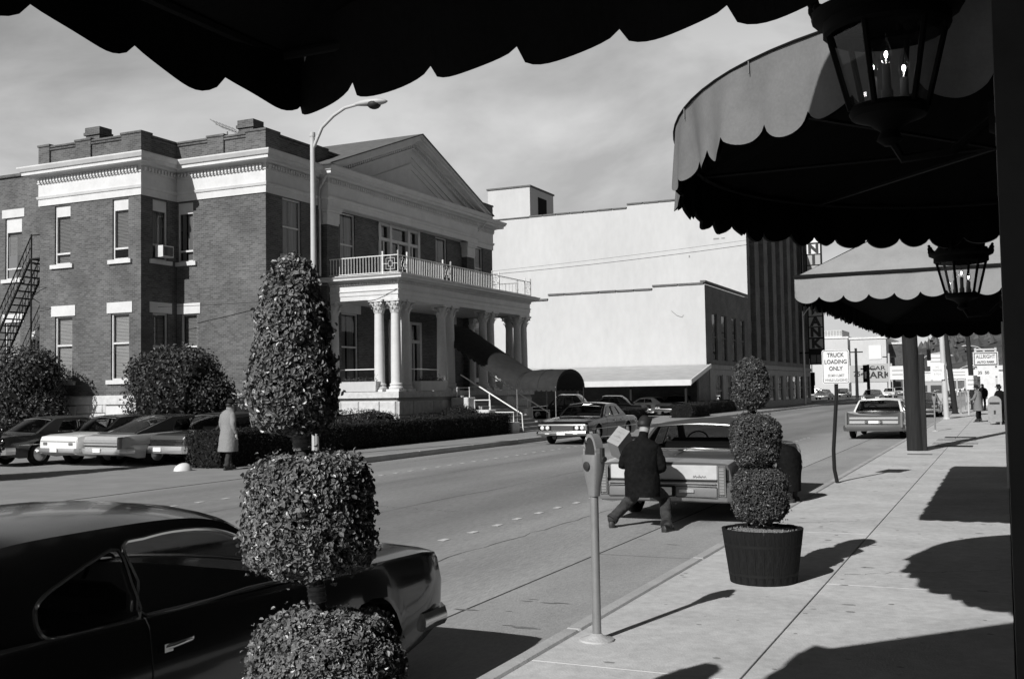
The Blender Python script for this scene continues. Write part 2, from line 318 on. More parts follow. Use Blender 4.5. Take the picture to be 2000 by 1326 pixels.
# ------------------------------------------------------------------ walls, windows, sweeps
def pt(pl, u, d, z): return (u, pl[1]-d, z) if pl[0] == 'y' else (pl[1]+d, u, z)
def pbox(mb, pl, u0, u1, d0, d1, z0, z1):
    if pl[0] == 'y': mb.box(u0, u1, pl[1]-d1, pl[1]-d0, z0, z1)
    else: mb.box(pl[1]+d0, pl[1]+d1, u0, u1, z0, z1)
def wall(mb, pl, u0, u1, z0, z1, holes=(), depth=.16):
    us = sorted({u0, u1, *[h[0] for h in holes], *[h[1] for h in holes]}); zs = sorted({z0, z1, *[h[2] for h in holes], *[h[3] for h in holes]})
    for i in range(len(us)-1):
        for j in range(len(zs)-1):
            a, b, c, d = us[i], us[i+1], zs[j], zs[j+1]
            if any(h[0] <= a+1e-6 and h[1] >= b-1e-6 and h[2] <= c+1e-6 and h[3] >= d-1e-6 for h in holes): continue
            mb.add([pt(pl, a, 0, c), pt(pl, b, 0, c), pt(pl, b, 0, d), pt(pl, a, 0, d)], [(0, 1, 2, 3)])
    for a, b, c, d in holes:
        for q in (((a, c), (a, d)), ((b, c), (b, d)), ((a, c), (b, c)), ((a, d), (b, d))):
            mb.add([pt(pl, q[0][0], 0, q[0][1]), pt(pl, q[1][0], 0, q[1][1]), pt(pl, q[1][0], -depth, q[1][1]), pt(pl, q[0][0], -depth, q[0][1])], [(0, 1, 2, 3)])
def window(par, pl, u0, u1, z0, z1, rail=.5, panel=0., blind=(0, 0), bmat='blind', sill=True, lintel=0., fmat='trim', cur=None):
    f = MB(); t = .065; d0, d1 = -.15, -.07
    pbox(f, pl, u0, u0+t, d0, d1, z0, z1); pbox(f, pl, u1-t, u1, d0, d1, z0, z1); pbox(f, pl, u0+t, u1-t, d0, d1, z0, z0+t); zt = z1-panel
    pbox(f, pl, u0+t, u1-t, d0, d1, zt-t, z1); zr = z0+(zt-z0)*rail; pbox(f, pl, u0+t, u1-t, d0, d1-.01, zr-.035, zr+.035)
    wo = P(f, 'window', fmat, par)
    g = MB(); g.add([pt(pl, u0+t, -.11, z0+t), pt(pl, u1-t, -.11, z0+t), pt(pl, u1-t, -.11, zt-t), pt(pl, u0+t, -.11, zt-t)], [(0, 1, 2, 3)]); P(g, 'pane', 'pane', wo)
    if blind[1] > blind[0]:
        b = MB(); h = z1-panel-z0; m = 5
        za, zb_ = z0+h*blind[0], z0+h*blind[1]; ns_ = max(3, int((zb_-za)/.055)); dz = (zb_-za)/ns_
        for k in range(ns_):
            zz = za+k*dz; tl = random.uniform(.7, .95)*dz; b.add([pt(pl, u0+t, -.19, zz), pt(pl, u1-t, -.19, zz), pt(pl, u1-t, -.215, zz+tl), pt(pl, u0+t, -.215, zz+tl)], [(0, 1, 2, 3)])
        tag(P(b, 'blind', bmat, wo), kind='stuff')
    if cur:
        b = MB()
        for a, c in cur:
            pts = []
            for k in range(13):
                u = u0+(u1-u0)*(a+(c-a)*k/12); pts.append((u, -.22+.025*(k % 2)))
            vs = [pt(pl, u, d, z0+t) for u, d in pts]+[pt(pl, u, d, z1-t) for u, d in pts]
            b.add(vs, [(k, k+1, 14+k, 13+k) for k in range(12)])
        P(b, 'curtain', 'curtain', wo)
    bk = MB(); pbox(bk, pl, u0-.2, u1+.2, -1.1, -1.0, z0-.2, z1+.2); P(bk, 'room', 'room', wo)
    if sill: b = MB(); pbox(b, pl, u0-.18, u1+.18, -.12, .09, z0-.16, z0); P(b, 'sill', fmat, wo)
    if lintel: b = MB(); pbox(b, pl, u0-.18, u1+.18, -.02, .035, z1, z1+lintel); P(b, 'lintel', fmat, wo)
    return wo
def sweep(mb, path, prof, closed=False):
    n = len(path); rings = []
    for i in range(n):
        ns = []
        for a, b in ((i-1, i), (i, i+1)):
            if not closed and (a < 0 or b >= n): continue
            p, q = path[a % n], path[b % n]; dx, dy = q[0]-p[0], q[1]-p[1]; l = math.hypot(dx, dy); ns.append((dy/l, -dx/l))
        nx = sum(k[0] for k in ns); ny = sum(k[1] for k in ns)
        rings.append([(path[i][0]+nx*d, path[i][1]+ny*d, z) for d, z in prof])
    if closed: rings.append(rings[0])
    mb.loft(rings, False, False)
    return mb
def along(path, step, fn, ends=.1):
    for i in range(len(path)-1):
        p, q = Vector(path[i]), Vector(path[i+1]); l = (q-p).length; d = (q-p)/l; k = max(1, int((l-2*ends)/step)); s = (l-2*ends)/k
        for j in range(k+1): fn(p+d*(ends+j*s), d, Vector((d.y, -d.x)))
def dentils(path, d0, d1, z0, z1, wd, step):
    m = MB()
    def f(p, d, nn):
        c = [p+d*(-wd/2)+nn*d0, p+d*(wd/2)+nn*d0, p+d*(wd/2)+nn*d1, p+d*(-wd/2)+nn*d1]
        m.add([(v.x, v.y, z0) for v in c]+[(v.x, v.y, z1) for v in c], [(0, 1, 2, 3), (7, 6, 5, 4), (0, 4, 5, 1), (1, 5, 6, 2), (2, 6, 7, 3), (3, 7, 4, 0)])
    along(path, step, f); return m
def stones(par, pl, u0, u1, z0, z1, holes=(), course=.36, ln=.72):
    zs = []; z = z0
    while z < z1-.12: h = min(course*random.uniform(.85, 1.15), z1-z); h = z1-z if z1-z-h < .14 else h; zs.append((z, z+h)); z += h
    for a, b in zs:
        u = u0-random.uniform(0, ln*.5)
        while u < u1-.01:
            l = ln*random.uniform(.7, 1.3); s, e = max(u, u0), min(u+l, u1); u += l
            if e-s < .06: continue
            segs = [(s, e)]
            for h in holes:
                if h[2] < b-.02 and h[3] > a+.02:
                    ns = []
                    for s1, e1 in segs:
                        if h[0] > s1: ns.append((s1, min(e1, h[0])))
                        if h[1] < e1: ns.append((max(s1, h[1]), e1))
                    segs = [q for q in ns if q[1]-q[0] > .05]
            for s1, e1 in segs:
                m = MB(); g = .012; d = .05+random.uniform(0, .05); q = .03; c0 = random.uniform(-.012, .012)
                r = [[pt(pl, s1+g, -.05, a+g), pt(pl, e1-g, -.05, a+g), pt(pl, e1-g, -.05, b-g), pt(pl, s1+g, -.05, b-g)],
                     [pt(pl, s1+g, d-.03, a+g), pt(pl, e1-g, d-.03+c0, a+g), pt(pl, e1-g, d-.03, b-g), pt(pl, s1+g, d-.03-c0, b-g)],
                     [pt(pl, s1+g+q, d, a+g+q), pt(pl, e1-g-q, d+c0, a+g+q), pt(pl, e1-g-q, d, b-g-q), pt(pl, s1+g+q, d-c0, b-g-q)]]
                m.loft(r, True, True); P(m, 'stone', 'stone', par)
# ------------------------------------------------------------------ the brick mansion
XF, YC, XI, YB, XL, YE = -25.6, 33.1, -30.02, 31.15, -35.4, 53.1
HB = thing('brick_mansion', 'two-storey dark brick mansion with white cornice, pediment and columned porch', 'building', (-30, 42, 0), world=True)
up_y = (7.3, 9.68)
holesB = [(-34.58, -33.72, *up_y), (-31.48, -30.66, *up_y), (-34.55, -33.6, 2.62, 5.22), (-31.56, -30.62, 2.62, 5.22)]
holesR = [(-29.97, -29.17, *up_y), (-29.8, -28.98, 2.62, 5.22)]
holesI = [(31.78, 32.6, *up_y), (31.78, 32.62, 2.62, 5.22)]
holesF = [(34.15, 35.38, 7.45, 9.72), (38.15, 39.32, 7.0, 9.72), (41.2, 44.95, 6.8, 9.72), (46.6, 47.8, 7.0, 9.72), (50.65, 51.9, 7.45, 9.72),
          (34.15, 35.38, 2.6, 5.3), (38.2, 39.5, 2.5, 5.4), (42.0, 45.0, 2.0, 5.3), (47.2, 48.5, 2.5, 5.4), (50.9, 52.1, 2.6, 5.3)]
m = MB(); pB, pR, pI, pF = ('y', YB), ('y', YC), ('x', XI), ('x', XF)
wall(m, pB, XL, XI, 1.9, 9.8, holesB); wall(m, pR, XI, XF, 1.9, 9.8, holesR); wall(m, pI, YB, YC, 1.9, 9.8, holesI); wall(m, pF, YC, YE, 1.9, 9.8, holesF)
m.add([(XL, YB, 1.9), (XL, YE, 1.9), (XL, YE, 9.8), (XL, YB, 9.8)], [(0, 1, 2, 3)]); m.add([(XL, YE, 0), (XF, YE, 0), (XF, YE, 11), (XL, YE, 11)], [(0, 1, 2, 3)])
P(m, 'wall', 'brick', HB)
for h, kw in zip(holesB, [dict(rail=.22, panel=.38, blind=(.02, 1), bmat='blind'), dict(rail=.22, panel=.38, blind=(.24, 1), bmat='blind'), dict(rail=.55, blind=(.0, 1), bmat='blind_white', lintel=.42), dict(rail=.55, blind=(0, 1), bmat='blind_white', lintel=.42)]): window(HB, pB, *h, **kw)
window(HB, pR, *holesR[0], rail=.22, panel=.38, cur=[(.1, .35), (.45, .95)]); window(HB, pR, *holesR[1], rail=.5, blind=(0, 1), bmat='blind', lintel=.42)
window(HB, pI, *holesI[0], rail=.3, panel=.38, cur=[(.1, .9)]); window(HB, pI, *holesI[1], rail=.5, blind=(.1, 1), lintel=.42)
ac = MB(); ac.box(XI+.02, XI+.4, 31.9, 32.5, 7.4, 7.85); o = P(ac, 'air_conditioner', 'trim_dull', HB)
ac = MB()
for k in range(8): ac.box(XI+.4, XI+.41, 31.94+k*.068, 31.975+k*.068, 7.45, 7.8)
P(ac, 'grille', 'dark', o)
for i, h in enumerate(holesF):
    if i in (2, 7): continue
    window(HB, pF, *h, rail=.5, lintel=(.45 if i > 4 else 0), fmat='trim', cur=[(.05, .45), (.55, .95)], sill=i in (0, 4, 5, 9))
# balcony doors with side lights
def doors(u0, u1, z0, z1, zt):
    f = MB(); us = [u0, u0+.85, u0+1.15, u1-1.15, u1-.85, u1]
    for a in (u0, u0+.95, u1-1.15, u1-.2): pbox(f, pF, a, a+.2, -.15, .06, z0, z1)
    pbox(f, pF, u0, u1, -.15, .04, zt, zt+.14); pbox(f, pF, u0, u1, -.15, .04, z1-.12, z1)
    d = P(f, 'window', 'trim', HB)
    for a, b in ((u0+.2, u0+.95), (u0+1.15, u1-1.15), (u1-.95, u1-.2)):
        g = MB(); pbox(g, pF, a, b, -.12, -.11, z0, z1-.12); P(g, 'pane', 'pane', d)
        g = MB(); c = (a+b)/2; pbox(g, pF, c-.05, c+.05, -.1, -.05, z0, zt); pbox(g, pF, a, b, -.1, -.05, z0, z0+.3); P(g, 'door_stile', 'trim', d)
    bk = MB(); pbox(bk, pF, u0-.2, u1+.2, -1.1, -1.0, z0-.2, z1+.2); P(bk, 'room', 'room', d)
doors(41.2, 44.95, 6.8, 9.72, 8.9); doors(42.0, 45.0, 2.0, 5.3, 4.3)
path = [(XL, YE), (XL, YB), (XI, YB), (XI, YC), (XF, YC), (XF, YE)]
prof = [(.0, 9.74), (.05, 9.74), (.05, 10.0), (.09, 10.02), (.12, 10.12), (.05, 10.14), (.05, 10.62), (.09, 10.64), (.09, 10.86), (.2, 10.9), (.24, 10.94), (.5, 10.96), (.5, 11.08), (.56, 11.1), (.64, 11.24), (.64, 11.29), (.0, 11.33)]
m = MB(); sweep(m, path, prof, True); P(m, 'cornice', 'trim', HB)
tag(P(dentils(path, .08, .19, 10.68, 10.83, .085, .165), 'dentils', 'trim', HB), kind='stuff')
m = MB(); sweep(m, path, [(-.03, 11.3), (-.03, 11.98), (.03, 12.0), (.03, 12.06), (-.03, 12.08), (.04, 12.1), (.04, 12.17), (-.34, 12.17), (-.34, 11.2)], True)
for x0, x1, y0, y1 in ((XL-.05, XL+.55, YB-.05, YB+.6), (XI-.95, XI+.05, YB-.05, YB+.5), (XF-.9, XF+.05, YC-.05, YC+.8), (XF-.5, XF+.05, 36.4, 37.2), (XF-.5, XF+.05, YE-1.5, YE+.05), (-28.4, -27.6, YC-.05, YC+.4), (-33.4, -32.6, YB-.05, YB+.4)):
    m.box(x0, x1, y0, y1, 11.31, 12.16); m.box(x0-.04, x1+.04, y0-.04, y1+.04, 12.16, 12.24)
P(m, 'parapet', 'brick', HB)
m = MB(); m.box(XL, XF, YC, YE, 11.34, 11.4); m.box(XL, XI, YB, YC-.001, 11.34, 11.4); rf = P(m, 'roof', 'roofing', HB)
for cx, cy in ((-33.0, YB+.75), (-26.9, YC+.75)):
    m = MB(); m.box(cx-.36, cx+.36, cy-.3, cy+.3, 11.4, 12.5); m.box(cx-.43, cx+.43, cy-.37, cy+.37, 12.5, 12.62); m.box(cx-.39, cx+.39, cy-.33, cy+.33, 12.62, 12.82); P(m, 'chimney', 'brick', rf)
# pediment bay
bay = [(XF, 36.65), (XF+.42, 36.65), (XF+.42, 50.35), (XF, 50.35)]
m = MB(); sweep(m, bay, prof[1:]); P(m, 'cornice', 'trim', HB)
tag(P(dentils(bay, .08, .19, 10.68, 10.83, .085, .165), 'dentils', 'trim', HB), kind='stuff')
PY0, PY1, PZ, AZ, AY = 36.0, 51.0, 11.33, 14.05, 43.5
def tri(t):   # inner triangle offset by t from the rake
    sl = (AZ-PZ)/(AY-PY0); k = math.sqrt(1+sl*sl); return (PY0+t*k/sl, AZ-t*k)
def rake(mb, t0, t1, xa, xb):
    y0, a0 = tri(t0); y1, a1 = tri(t1)
    for s in (0, 1):
        q = [(y0, PZ), (AY, a0), (AY, a1), (y1, PZ)]
        if s: q = [(2*AY-a, b) for a, b in q][::-1]
        mb.prism(q, xa, xb)
m = MB(); xp = XF+.42
rake(m, 0, .10, xp-.3, xp+.66); rake(m, .10, .24, xp-.3, xp+.56); rake(m, .24, .36, xp-.3, xp+.3); rake(m, .36, .52, xp-.3, xp+.10); rake(m, .52, .58, xp-.3, xp+.2); rake(m, .58, .95, xp-.3, xp+.06)
rake(m, 1.2, 1.26, xp-.3, xp+.08); rake(m, 1.26, 1.5, xp-.3, xp+.045)
y1, a1 = tri(.9); m.prism([(y1, PZ), (2*AY-y1, PZ), (AY, a1)], xp-.32, xp+.01)
ped = P(m, 'pediment', 'trim', HB)
m = MB(); sl = math.atan2(AZ-PZ, AY-PY0); y0, a0 = tri(.36); nn = 38
for s in (0, 1):
    for k in range(nn):
        f = (k+.5)/nn; y = y0+(AY-y0)*f; z = PZ+(a0-PZ)*f-.075; y = 2*AY-y if s else y; m.box(xp, xp+.2, y-.05, y+.05, z-.07, z+.06)
tag(P(m, 'dentils', 'trim', ped), kind='stuff')
m = MB()
for s in (1, -1): m.prism([(AY-s*(AY-PY0+.15), PZ-.02), (AY, AZ+.06), (AY, AZ+.005), (AY-s*(AY-PY0+.13), PZ-.07)], -33.5, xp+.7)
P(m, 'shingles', 'roofing', ped)
for y in (36.75, 49.45): m = MB(); m.box(XF, XF+.3, y, y+.8, 2, 9.0); P(m, 'pilaster', 'brick_dark', HB)
for y in (36.75, 49.45):
    m = MB(); m.box(XF, XF+.33, y-.03, y+.83, 8.98, 9.08); m.box(XF, XF+.36, y-.05, y+.85, 9.08, 9.5); m.box(XF, XF+.42, y-.12, y+.92, 9.5, 9.6); m.box(XF, XF+.46, y-.18, y+.98, 9.6, 9.735); P(m, 'capital', 'trim', HB)
m = MB(); m.tube([(XF+.75, 36.3, 11.1), (XF+.5, 36.35, 10.8), (XF+.12, 36.5, 10.4), (XF+.12, 36.5, 6.8)], .04); P(m, 'downpipe', 'trim_dull', HB); m = MB(); m.tube([(XF+.85, 50.9, 11.1), (XF+.55, 50.7, 10.6), (XF+.15, 50.6, 10.3), (XF+.15, 50.6, 6.8)], .04); P(m, 'downpipe', 'trim_dull', HB)
# stone base
bh = [(-34.5, -33.5, .15, 1.2), (-31.6, -30.7, .15, 1.2)]
m = MB(); wall(m, pB, XL, XI, 0, 1.95, [(a, b, .15, 1.2) for a, b, _, _ in bh]); wall(m, pI, YB, YC, 0, 1.95); wall(m, pR, XI, XF, 0, 1.95); wall(m, pF, YC, YE, 0, 1.95); sb = P(m, 'stone_base', 'stone_joint', HB)
stones(sb, pB, XL, XI, .05, 1.68, [(a-.12, b+.12, .15, 1.62) for a, b, _, _ in bh]); stones(sb, pR, XI, XF, .05, 1.68); stones(sb, pI, YB+.1, YC, .05, 1.68)
m = MB(); sweep(m, path[1:], [(0, 1.68), (.09, 1.68), (.09, 1.98), (.0, 2.03)]); P(m, 'water_table', 'stone', HB)
for a, b, c, d in bh:
    m = MB(); pbox(m, pB, a-.14, b+.14, -.02, .08, 1.2, 1.62); P(m, 'lintel', 'trim', HB)
    window(HB, pB, a, b, c, d, rail=.5, blind=(0, 1), bmat='blind', sill=False)
# ------------------------------------------------------------------ porch
PX = -22.05; PYa, PYb = 36.9, 50.1
m = MB(); m.box(XF, PX-.05, PYa, PYb, 0, 1.75); pb = P(m, 'porch_base', 'stone_joint', HB)
stones(pb, ('y', PYa), XF, PX-.05, .1, 1.62, course=.5, ln=1.0); stones(pb, ('x', PX-.05), PYa, 41.7, .1, 1.62, course=.5, ln=1.0); stones(pb, ('x', PX-.05), 45.3, PYb, .1, 1.62, course=.5, ln=1.0)
m = MB(); m.box(XF, PX+.1, PYa-.15, PYb+.15, 1.75, 2.0); P(m, 'porch_floor', 'stone', HB)
for k in range(44):
    pass
pent = [(XF, PYa+.05), (PX, PYa+.05), (PX, PYb-.05), (XF, PYb-.05)]
m = MB(); sweep(m, pent, [(-.5, 5.74), (0, 5.74), (0, 5.92), (.03, 5.93), (.03, 6.08), (.07, 6.1), (.07, 6.13), (.02, 6.15), (.02, 6.36), (.06, 6.38), (.06, 6.47), (.17, 6.5), (.2, 6.54), (.38, 6.56), (.38, 6.62), (.46, 6.7), (-.5, 6.74)])
m.box(XF, PX-.4, PYa+.4, PYb-.4, 5.78, 5.84); m.box(XF, PX+.3, PYa-.25, PYb+.25, 6.7, 6.745)
pe = P(m, 'porch_entablature', 'trim', HB); tag(P(dentils(pent, .05, .13, 6.39, 6.47, .06, .12), 'dentils', 'trim', pe), kind='stuff')
# columns
def shaft_mesh():
    m = MB(); n = 40; rg = []
    for t in [0, .02, .2, .4, .6, .8, .96, 1]:
        r = .215*(1-.14*t**1.6); z = 2.34+(5.2-2.34)*t
        rg.append([((r-(.014 if k % 2 and .01 < t < .99 else 0))*math.cos(2*math.pi*k/n), (r-(.014 if k % 2 and .01 < t < .99 else 0))*math.sin(2*math.pi*k/n), z) for k in range(n)])
    m.loft(rg, True, True); return m.mesh('trim', 60)
def base_mesh():
    m = MB(); m.box(-.3, .3, -.3, .3, 2.0, 2.1); m.lathe([(.29, 2.1), (.31, 2.15), (.29, 2.2), (.25, 2.21), (.245, 2.25), (.27, 2.28), (.26, 2.32), (.22, 2.345)], 24, cap=True); return m.mesh('trim', 40)
def cap_mesh():
    m = MB(); m.lathe([(.19, 5.18), (.21, 5.2), (.19, 5.22), (.19, 5.45), (.25, 5.62), (.26, 5.64)], 20, cap=True)
    for row, (z, h, n, ro) in enumerate(((5.2, .2, 8, 0), (5.32, .24, 8, .39))):
        for k in range(n):
            a = 2*math.pi*k/n+ro; c, s = math.cos(a), math.sin(a); wd = .065
            prof = [(.195, z, wd), (.22, z+h*.5, wd*1.15), (.27, z+h*.9, wd), (.315, z+h, wd*.6), (.31, z+h*.82, wd*.35)]
            vs = []
            for r, zz, ww in prof: vs += [(r*c+ww*s, r*s-ww*c, zz), (r*1.04*c, r*1.04*s, zz+.01), (r*c-ww*s, r*s+ww*c, zz)]
            m.add(vs, [q for i in range(4) for q in ((3*i, 3*i+1, 3*i+4, 3*i+3), (3*i+1, 3*i+2, 3*i+5, 3*i+4))])
    for k in range(4):
        a = math.pi/4+k*math.pi/2; c, s = math.cos(a), math.sin(a); m.tube([(.2*c, .2*s, 5.45), (.3*c, .3*s, 5.58), (.38*c, .38*s, 5.62), (.39*c, .39*s, 5.56), (.35*c, .35*s, 5.54)], [.05, .05, .045, .04, .03], 6)
    ab = [(x*.3, y*.3) for x, y in ((-1.15, -1.0), (-1, -1.15), (0, -.85), (1, -1.15), (1.15, -1), (.85, 0), (1.15, 1), (1, 1.15), (0, .85), (-1, 1.15), (-1.15, 1), (-.85, 0))]
    m.prism(ab, 5.65, 5.735, 'z'); return m.mesh('trim', 40)
sh, ba, ca = shaft_mesh(), base_mesh(), cap_mesh()
colxy = [(-22.32, y) for y in (37.2, 37.95, 41.05, 41.85, 45.15, 45.95, 49.05, 49.8)]+[(-23.1, 37.2), (-23.1, 49.8), (-25.3, 37.2), (-25.3, 49.8)]
for x, y in colxy:
    c = link('column', sh, HB, (x+30, y-42, 0)); link('base', ba, c); link('capital', ca, c)
# balcony railing
def rail_run(a, b, n, deco0=False, deco1=False):
    a, b = Vector(a), Vector(b); m = MB(); z0, z1 = 6.82, 7.5
    m.tube([(a.x, a.y, z1), (b.x, b.y, z1)], .022, 6); m.tube([(a.x, a.y, z0), (b.x, b.y, z0)], .018, 6); r = P(m, 'railing', 'iron_white', HB)
    d = (b-a).normalized(); ln = (b-a).length; s0 = .72 if deco0 else 0; s1 = .72 if deco1 else 0
    bal = MB(); bal.cyl((0, 0, z0), (0, 0, z1), .011, n=5); bmh = bal.mesh('iron_white', 60)
    post = MB(); post.cyl((0, 0, 6.74), (0, 0, 7.62), .035, n=8); post.sphere((0, 0, 7.64), .045, 8, 5); pm = post.mesh('iron_white', 60)
    for k in range(n):
        p = a+d*(s0+(ln-s0-s1)*(k+.5)/n); link('baluster', bmh, r, (p.x+30, p.y-42, 0))
    for q in [0, ln]+([s0] if deco0 else [])+([ln-s1] if deco1 else []): p = a+d*q; link('post', pm, r, (p.x+30, p.y-42, 0))
    for q, on in ((0, deco0), (ln-s1, deco1)):
        if not on: continue
        m = MB(); cz = (z0+z1)/2
        for hw, hh in ((.09, .11), (.2, .22)):
            pts = [a+d*(q+.36+sx*hw) for sx in (-1, 1, 1, -1)]; zz = [cz-hh, cz-hh, cz+hh, cz+hh]
            m.tube([(p.x, p.y, z) for p, z in zip(pts, zz)], .014, 5, True)
        for e0, e1, ze0, ze1 in ((.36, .36, z0, cz-.11), (.36, .36, cz+.11, z1), (0, .27, cz, cz), (.45, .72, cz, cz)):
            p, q2 = a+d*(q+e0), a+d*(q+e1); m.tube([(p.x, p.y, ze0), (q2.x, q2.y, ze1)], .012, 5)
        P(m, 'ornament', 'iron_white', r)
rail_run((-25.45, 36.9), (-22.0, 36.9), 19, False, True); rail_run((-22.0, 36.9), (-22.0, 41.4), 20, True, True); rail_run((-22.0, 41.4), (-22.0, 45.6), 24, False, False); rail_run((-22.0, 45.6), (-22.0, 50.1), 20, True, True); rail_run((-22.0, 50.1), (-25.45, 50.1), 14, True, False)
# stairs down to the pavement
SY0, SY1 = 41.9, 45.1; ns = 11; sx0, sx1 = -21.9, -18.95
m = MB(); m.prism([(sx0, 0), (sx1, 0), (sx0, 1.75)], SY0, SY1, 'y'); st = P(m, 'stairs', 'stone_joint', HB)
for k in range(ns):
    z = 1.84-1.74*(k+1)/ns; x = sx0+(sx1-sx0)*k/ns; m = MB(); m.bbox(x-.05, x+(sx1-sx0)/ns+.02, SY0, SY1, z-.05+.1-.12, z+.1, .01); P(m, 'step', 'farwalk', st)
for y0, y1 in ((SY0-.75, SY0-.02), (SY1+.02, SY1+.75)):
    for k, (xa, xb, zt) in enumerate(((-21.95, -21.1, 1.7), (-21.1, -20.1, 1.15), (-20.1, -19.0, .62))):
        m = MB(); m.bbox(xa+.005, xb, y0, y1, 0, zt, .03); P(m, 'cheek_block', 'stone', st)
        m = MB(); m.tube([(xa+.12, (y0+y1)/2, zt), (xa+.12, (y0+y1)/2, zt+.42), (xb-.12, (y0+y1)/2, zt+.42), (xb-.12, (y0+y1)/2, zt)], .025, 6); P(m, 'rail', 'iron_white', st)
for y in (SY0+.12, SY1-.12):
    m = MB(); m.tube([(-21.9, y, 2.7), (-18.95, y, .95), (-18.9, y, .1)], .032, 8); m.tube([(-20.5, y, 1.0), (-20.5, y, 1.9)], .025, 6)
    P(m, 'handrail', 'iron_white', st)
# entrance canopy: half barrel of cloth on pipes, sloping down the stairs
EC = thing('entrance_canopy', 'long dark barrel-vaulted cloth canopy over the mansion steps', 'canopy', (-19, 43.5, 0), world=True)
def arch(x, z, hw=1.66, h=.92, n=16): return [(x, 43.5-hw*math.cos(math.pi*k/n), z+h*math.sin(math.pi*k/n)) for k in range(n+1)]
m = MB(); st_ = [(-22.6, 4.35), (-22.1, 4.03), (-19.15, 2.12), (-19.0, 2.08), (-17.25, 2.05)]
dense = []
for i in range(len(st_)-1):
    for k in range(4): t = k/4; dense.append((st_[i][0]+(st_[i+1][0]-st_[i][0])*t, st_[i][1]+(st_[i+1][1]-st_[i][1])*t))
dense.append(st_[-1]); rings = [arch(x, z, h=lerp([-22, -19.3, -18.9], [.58, .6, .8], x)) for x, z in dense]; m.loft(rings, False)
m.loft([[(p[0]-.0, 43.5+(p[1]-43.5)*.985, p[2]-.012) for p in r] for r in rings], False); cl_ = P(m, 'cloth', 'awning_hotel', EC, 50)
for k in range(0, len(dense), 2): m = MB(); m.tube([(p[0], 43.5+(p[1]-43.5)*1.003, p[2]+.004) for p in rings[k]], .012, 5); P(m, 'rib', 'awning_hotel', cl_)
m = MB()
def scall(mb, pts, h, n):      # scalloped flap hanging from a line of points
    k = len(pts); tot = 0; acc = [0]
    for i in range(k-1): tot += (Vector(pts[i+1])-Vector(pts[i])).length; acc.append(tot)
    sub = 8; vs = []; fs = []
    for j in range(n*sub+1):
        t = tot*j/(n*sub); i = max(q for q in range(k) if acc[q] <= t+1e-9); i = min(i, k-2); f = (t-acc[i])/max(1e-6, acc[i+1]-acc[i]); p = Vector(pts[i]).lerp(Vector(pts[i+1]), f)
        u = (j % sub)/sub; d = h*(.55+.45*math.sin(math.pi*u)**.6) if j % sub else h*.55
        vs += [p, p-Vector((0, 0, d))]
    mb.add(vs, [(2*j, 2*j+2, 2*j+3, 2*j+1) for j in range(n*sub)])
for y in (43.5-1.66, 43.5+1.66): scall(m, [(x, y, z) for x, z in dense], .16, 26)
scall(m, [(p[0], p[1], p[2]) for p in arch(-17.25, 2.05, h=.8)], .14, 14); P(m, 'valance', 'awning_hotel', EC)
for x in (-17.3, -19.1):
    for y in (43.5-1.64, 43.5+1.64): m = MB(); m.cyl((x, y, .1), (x, y, 2.1), .02, n=8); P(m, 'post', 'galv', EC, 60)
# left wing
LW = thing('brick_wing', 'plain brick rear wing beside the fire escape', 'building', (-44, 38, 0), world=True)
pW = ('y', 34.2); hw = [(-41.05, -40.0, 7.35, 10.15), (-41.05, -40.0, 2.5, 5.4), (-39.2, -37.9, 1.2, 4.6)]
m = MB(); wall(m, pW, -56, XL-.01, 0, 12.0, hw); m.add([(-56, 34.2, 0), (-56, 46, 0), (-56, 46, 12), (-56, 34.2, 12)], [(0, 1, 2, 3)]); P(m, 'wall', 'brick', LW)
window(LW, pW, *hw[0], rail=.22, panel=.6, blind=(.5, 1), lintel=.38, cur=[(.5, .8)]); window(LW, pW, *hw[1], rail=.5, blind=(0, 1), lintel=.38); window(LW, pW, *hw[2], rail=.4, blind=(.0, 1), bmat='blind_white', lintel=.38)
m = MB(); m.box(-56, XL-.01, 34.1, 34.5, 12.0, 12.12); m.box(-56, XL-.01, 34.5, 46, 11.8, 11.9); P(m, 'coping', 'brick', LW)
# fire escape
FE = thing('fire_escape', 'black iron fire escape stair against the brick wing', 'stairs', (-39, 33, 0), world=True)
fa, fb = Vector((-41.9, 0, .9)), Vector((-37.6, 0, 7.9)); nst = 24
for y in (32.6, 33.5):
    m = MB(); m.tube([(fa.x, y, fa.z), (fb.x, y, fb.z)], .05, 4); P(m, 'stringer', 'black_iron', FE)
    m = MB(); m.tube([(fa.x, y, fa.z+.95), (fb.x, y, fb.z+.95)], .028, 5); m.tube([(fa.x, y, fa.z+.5), (fb.x, y, fb.z+.5)], .018, 5)
    for k in range(nst): p = fa.lerp(fb, (k+.5)/nst); m.tube([(p.x, y, p.z), (p.x, y, p.z+.95)], .014, 4)
    P(m, 'handrail', 'black_iron', FE)
trd = MB(); trd.box(-.13, .13, -.45, .45, -.02, .02); tm = trd.mesh('black_iron')
for k in range(nst): p = fa.lerp(fb, (k+.5)/nst); link('tread', tm, FE, (p.x+39, 33.05-33, p.z))
m = MB(); m.box(-37.6, -35.9, 32.5, 33.6, 7.86, 7.92)
for x, y in ((-37.5, 32.55), (-36.0, 32.55), (-37.5, 33.55), (-36.0, 33.55)): m.cyl((x, y, 0), (x, y, 8.95), .035, n=6)
m.tube([(-37.5, 32.55, 8.9), (-36.0, 32.55, 8.9), (-36.0, 33.55, 8.9)], .028, 5)
for k in range(9): m.tube([(-37.5, 32.55, 1+k*.75), (-36.0, 32.55, 1.75+k*.75)] if k % 2 else [(-36.0, 32.55, 1+k*.75), (-37.5, 32.55, 1.75+k*.75)], .018, 4)
P(m, 'landing', 'black_iron', FE)
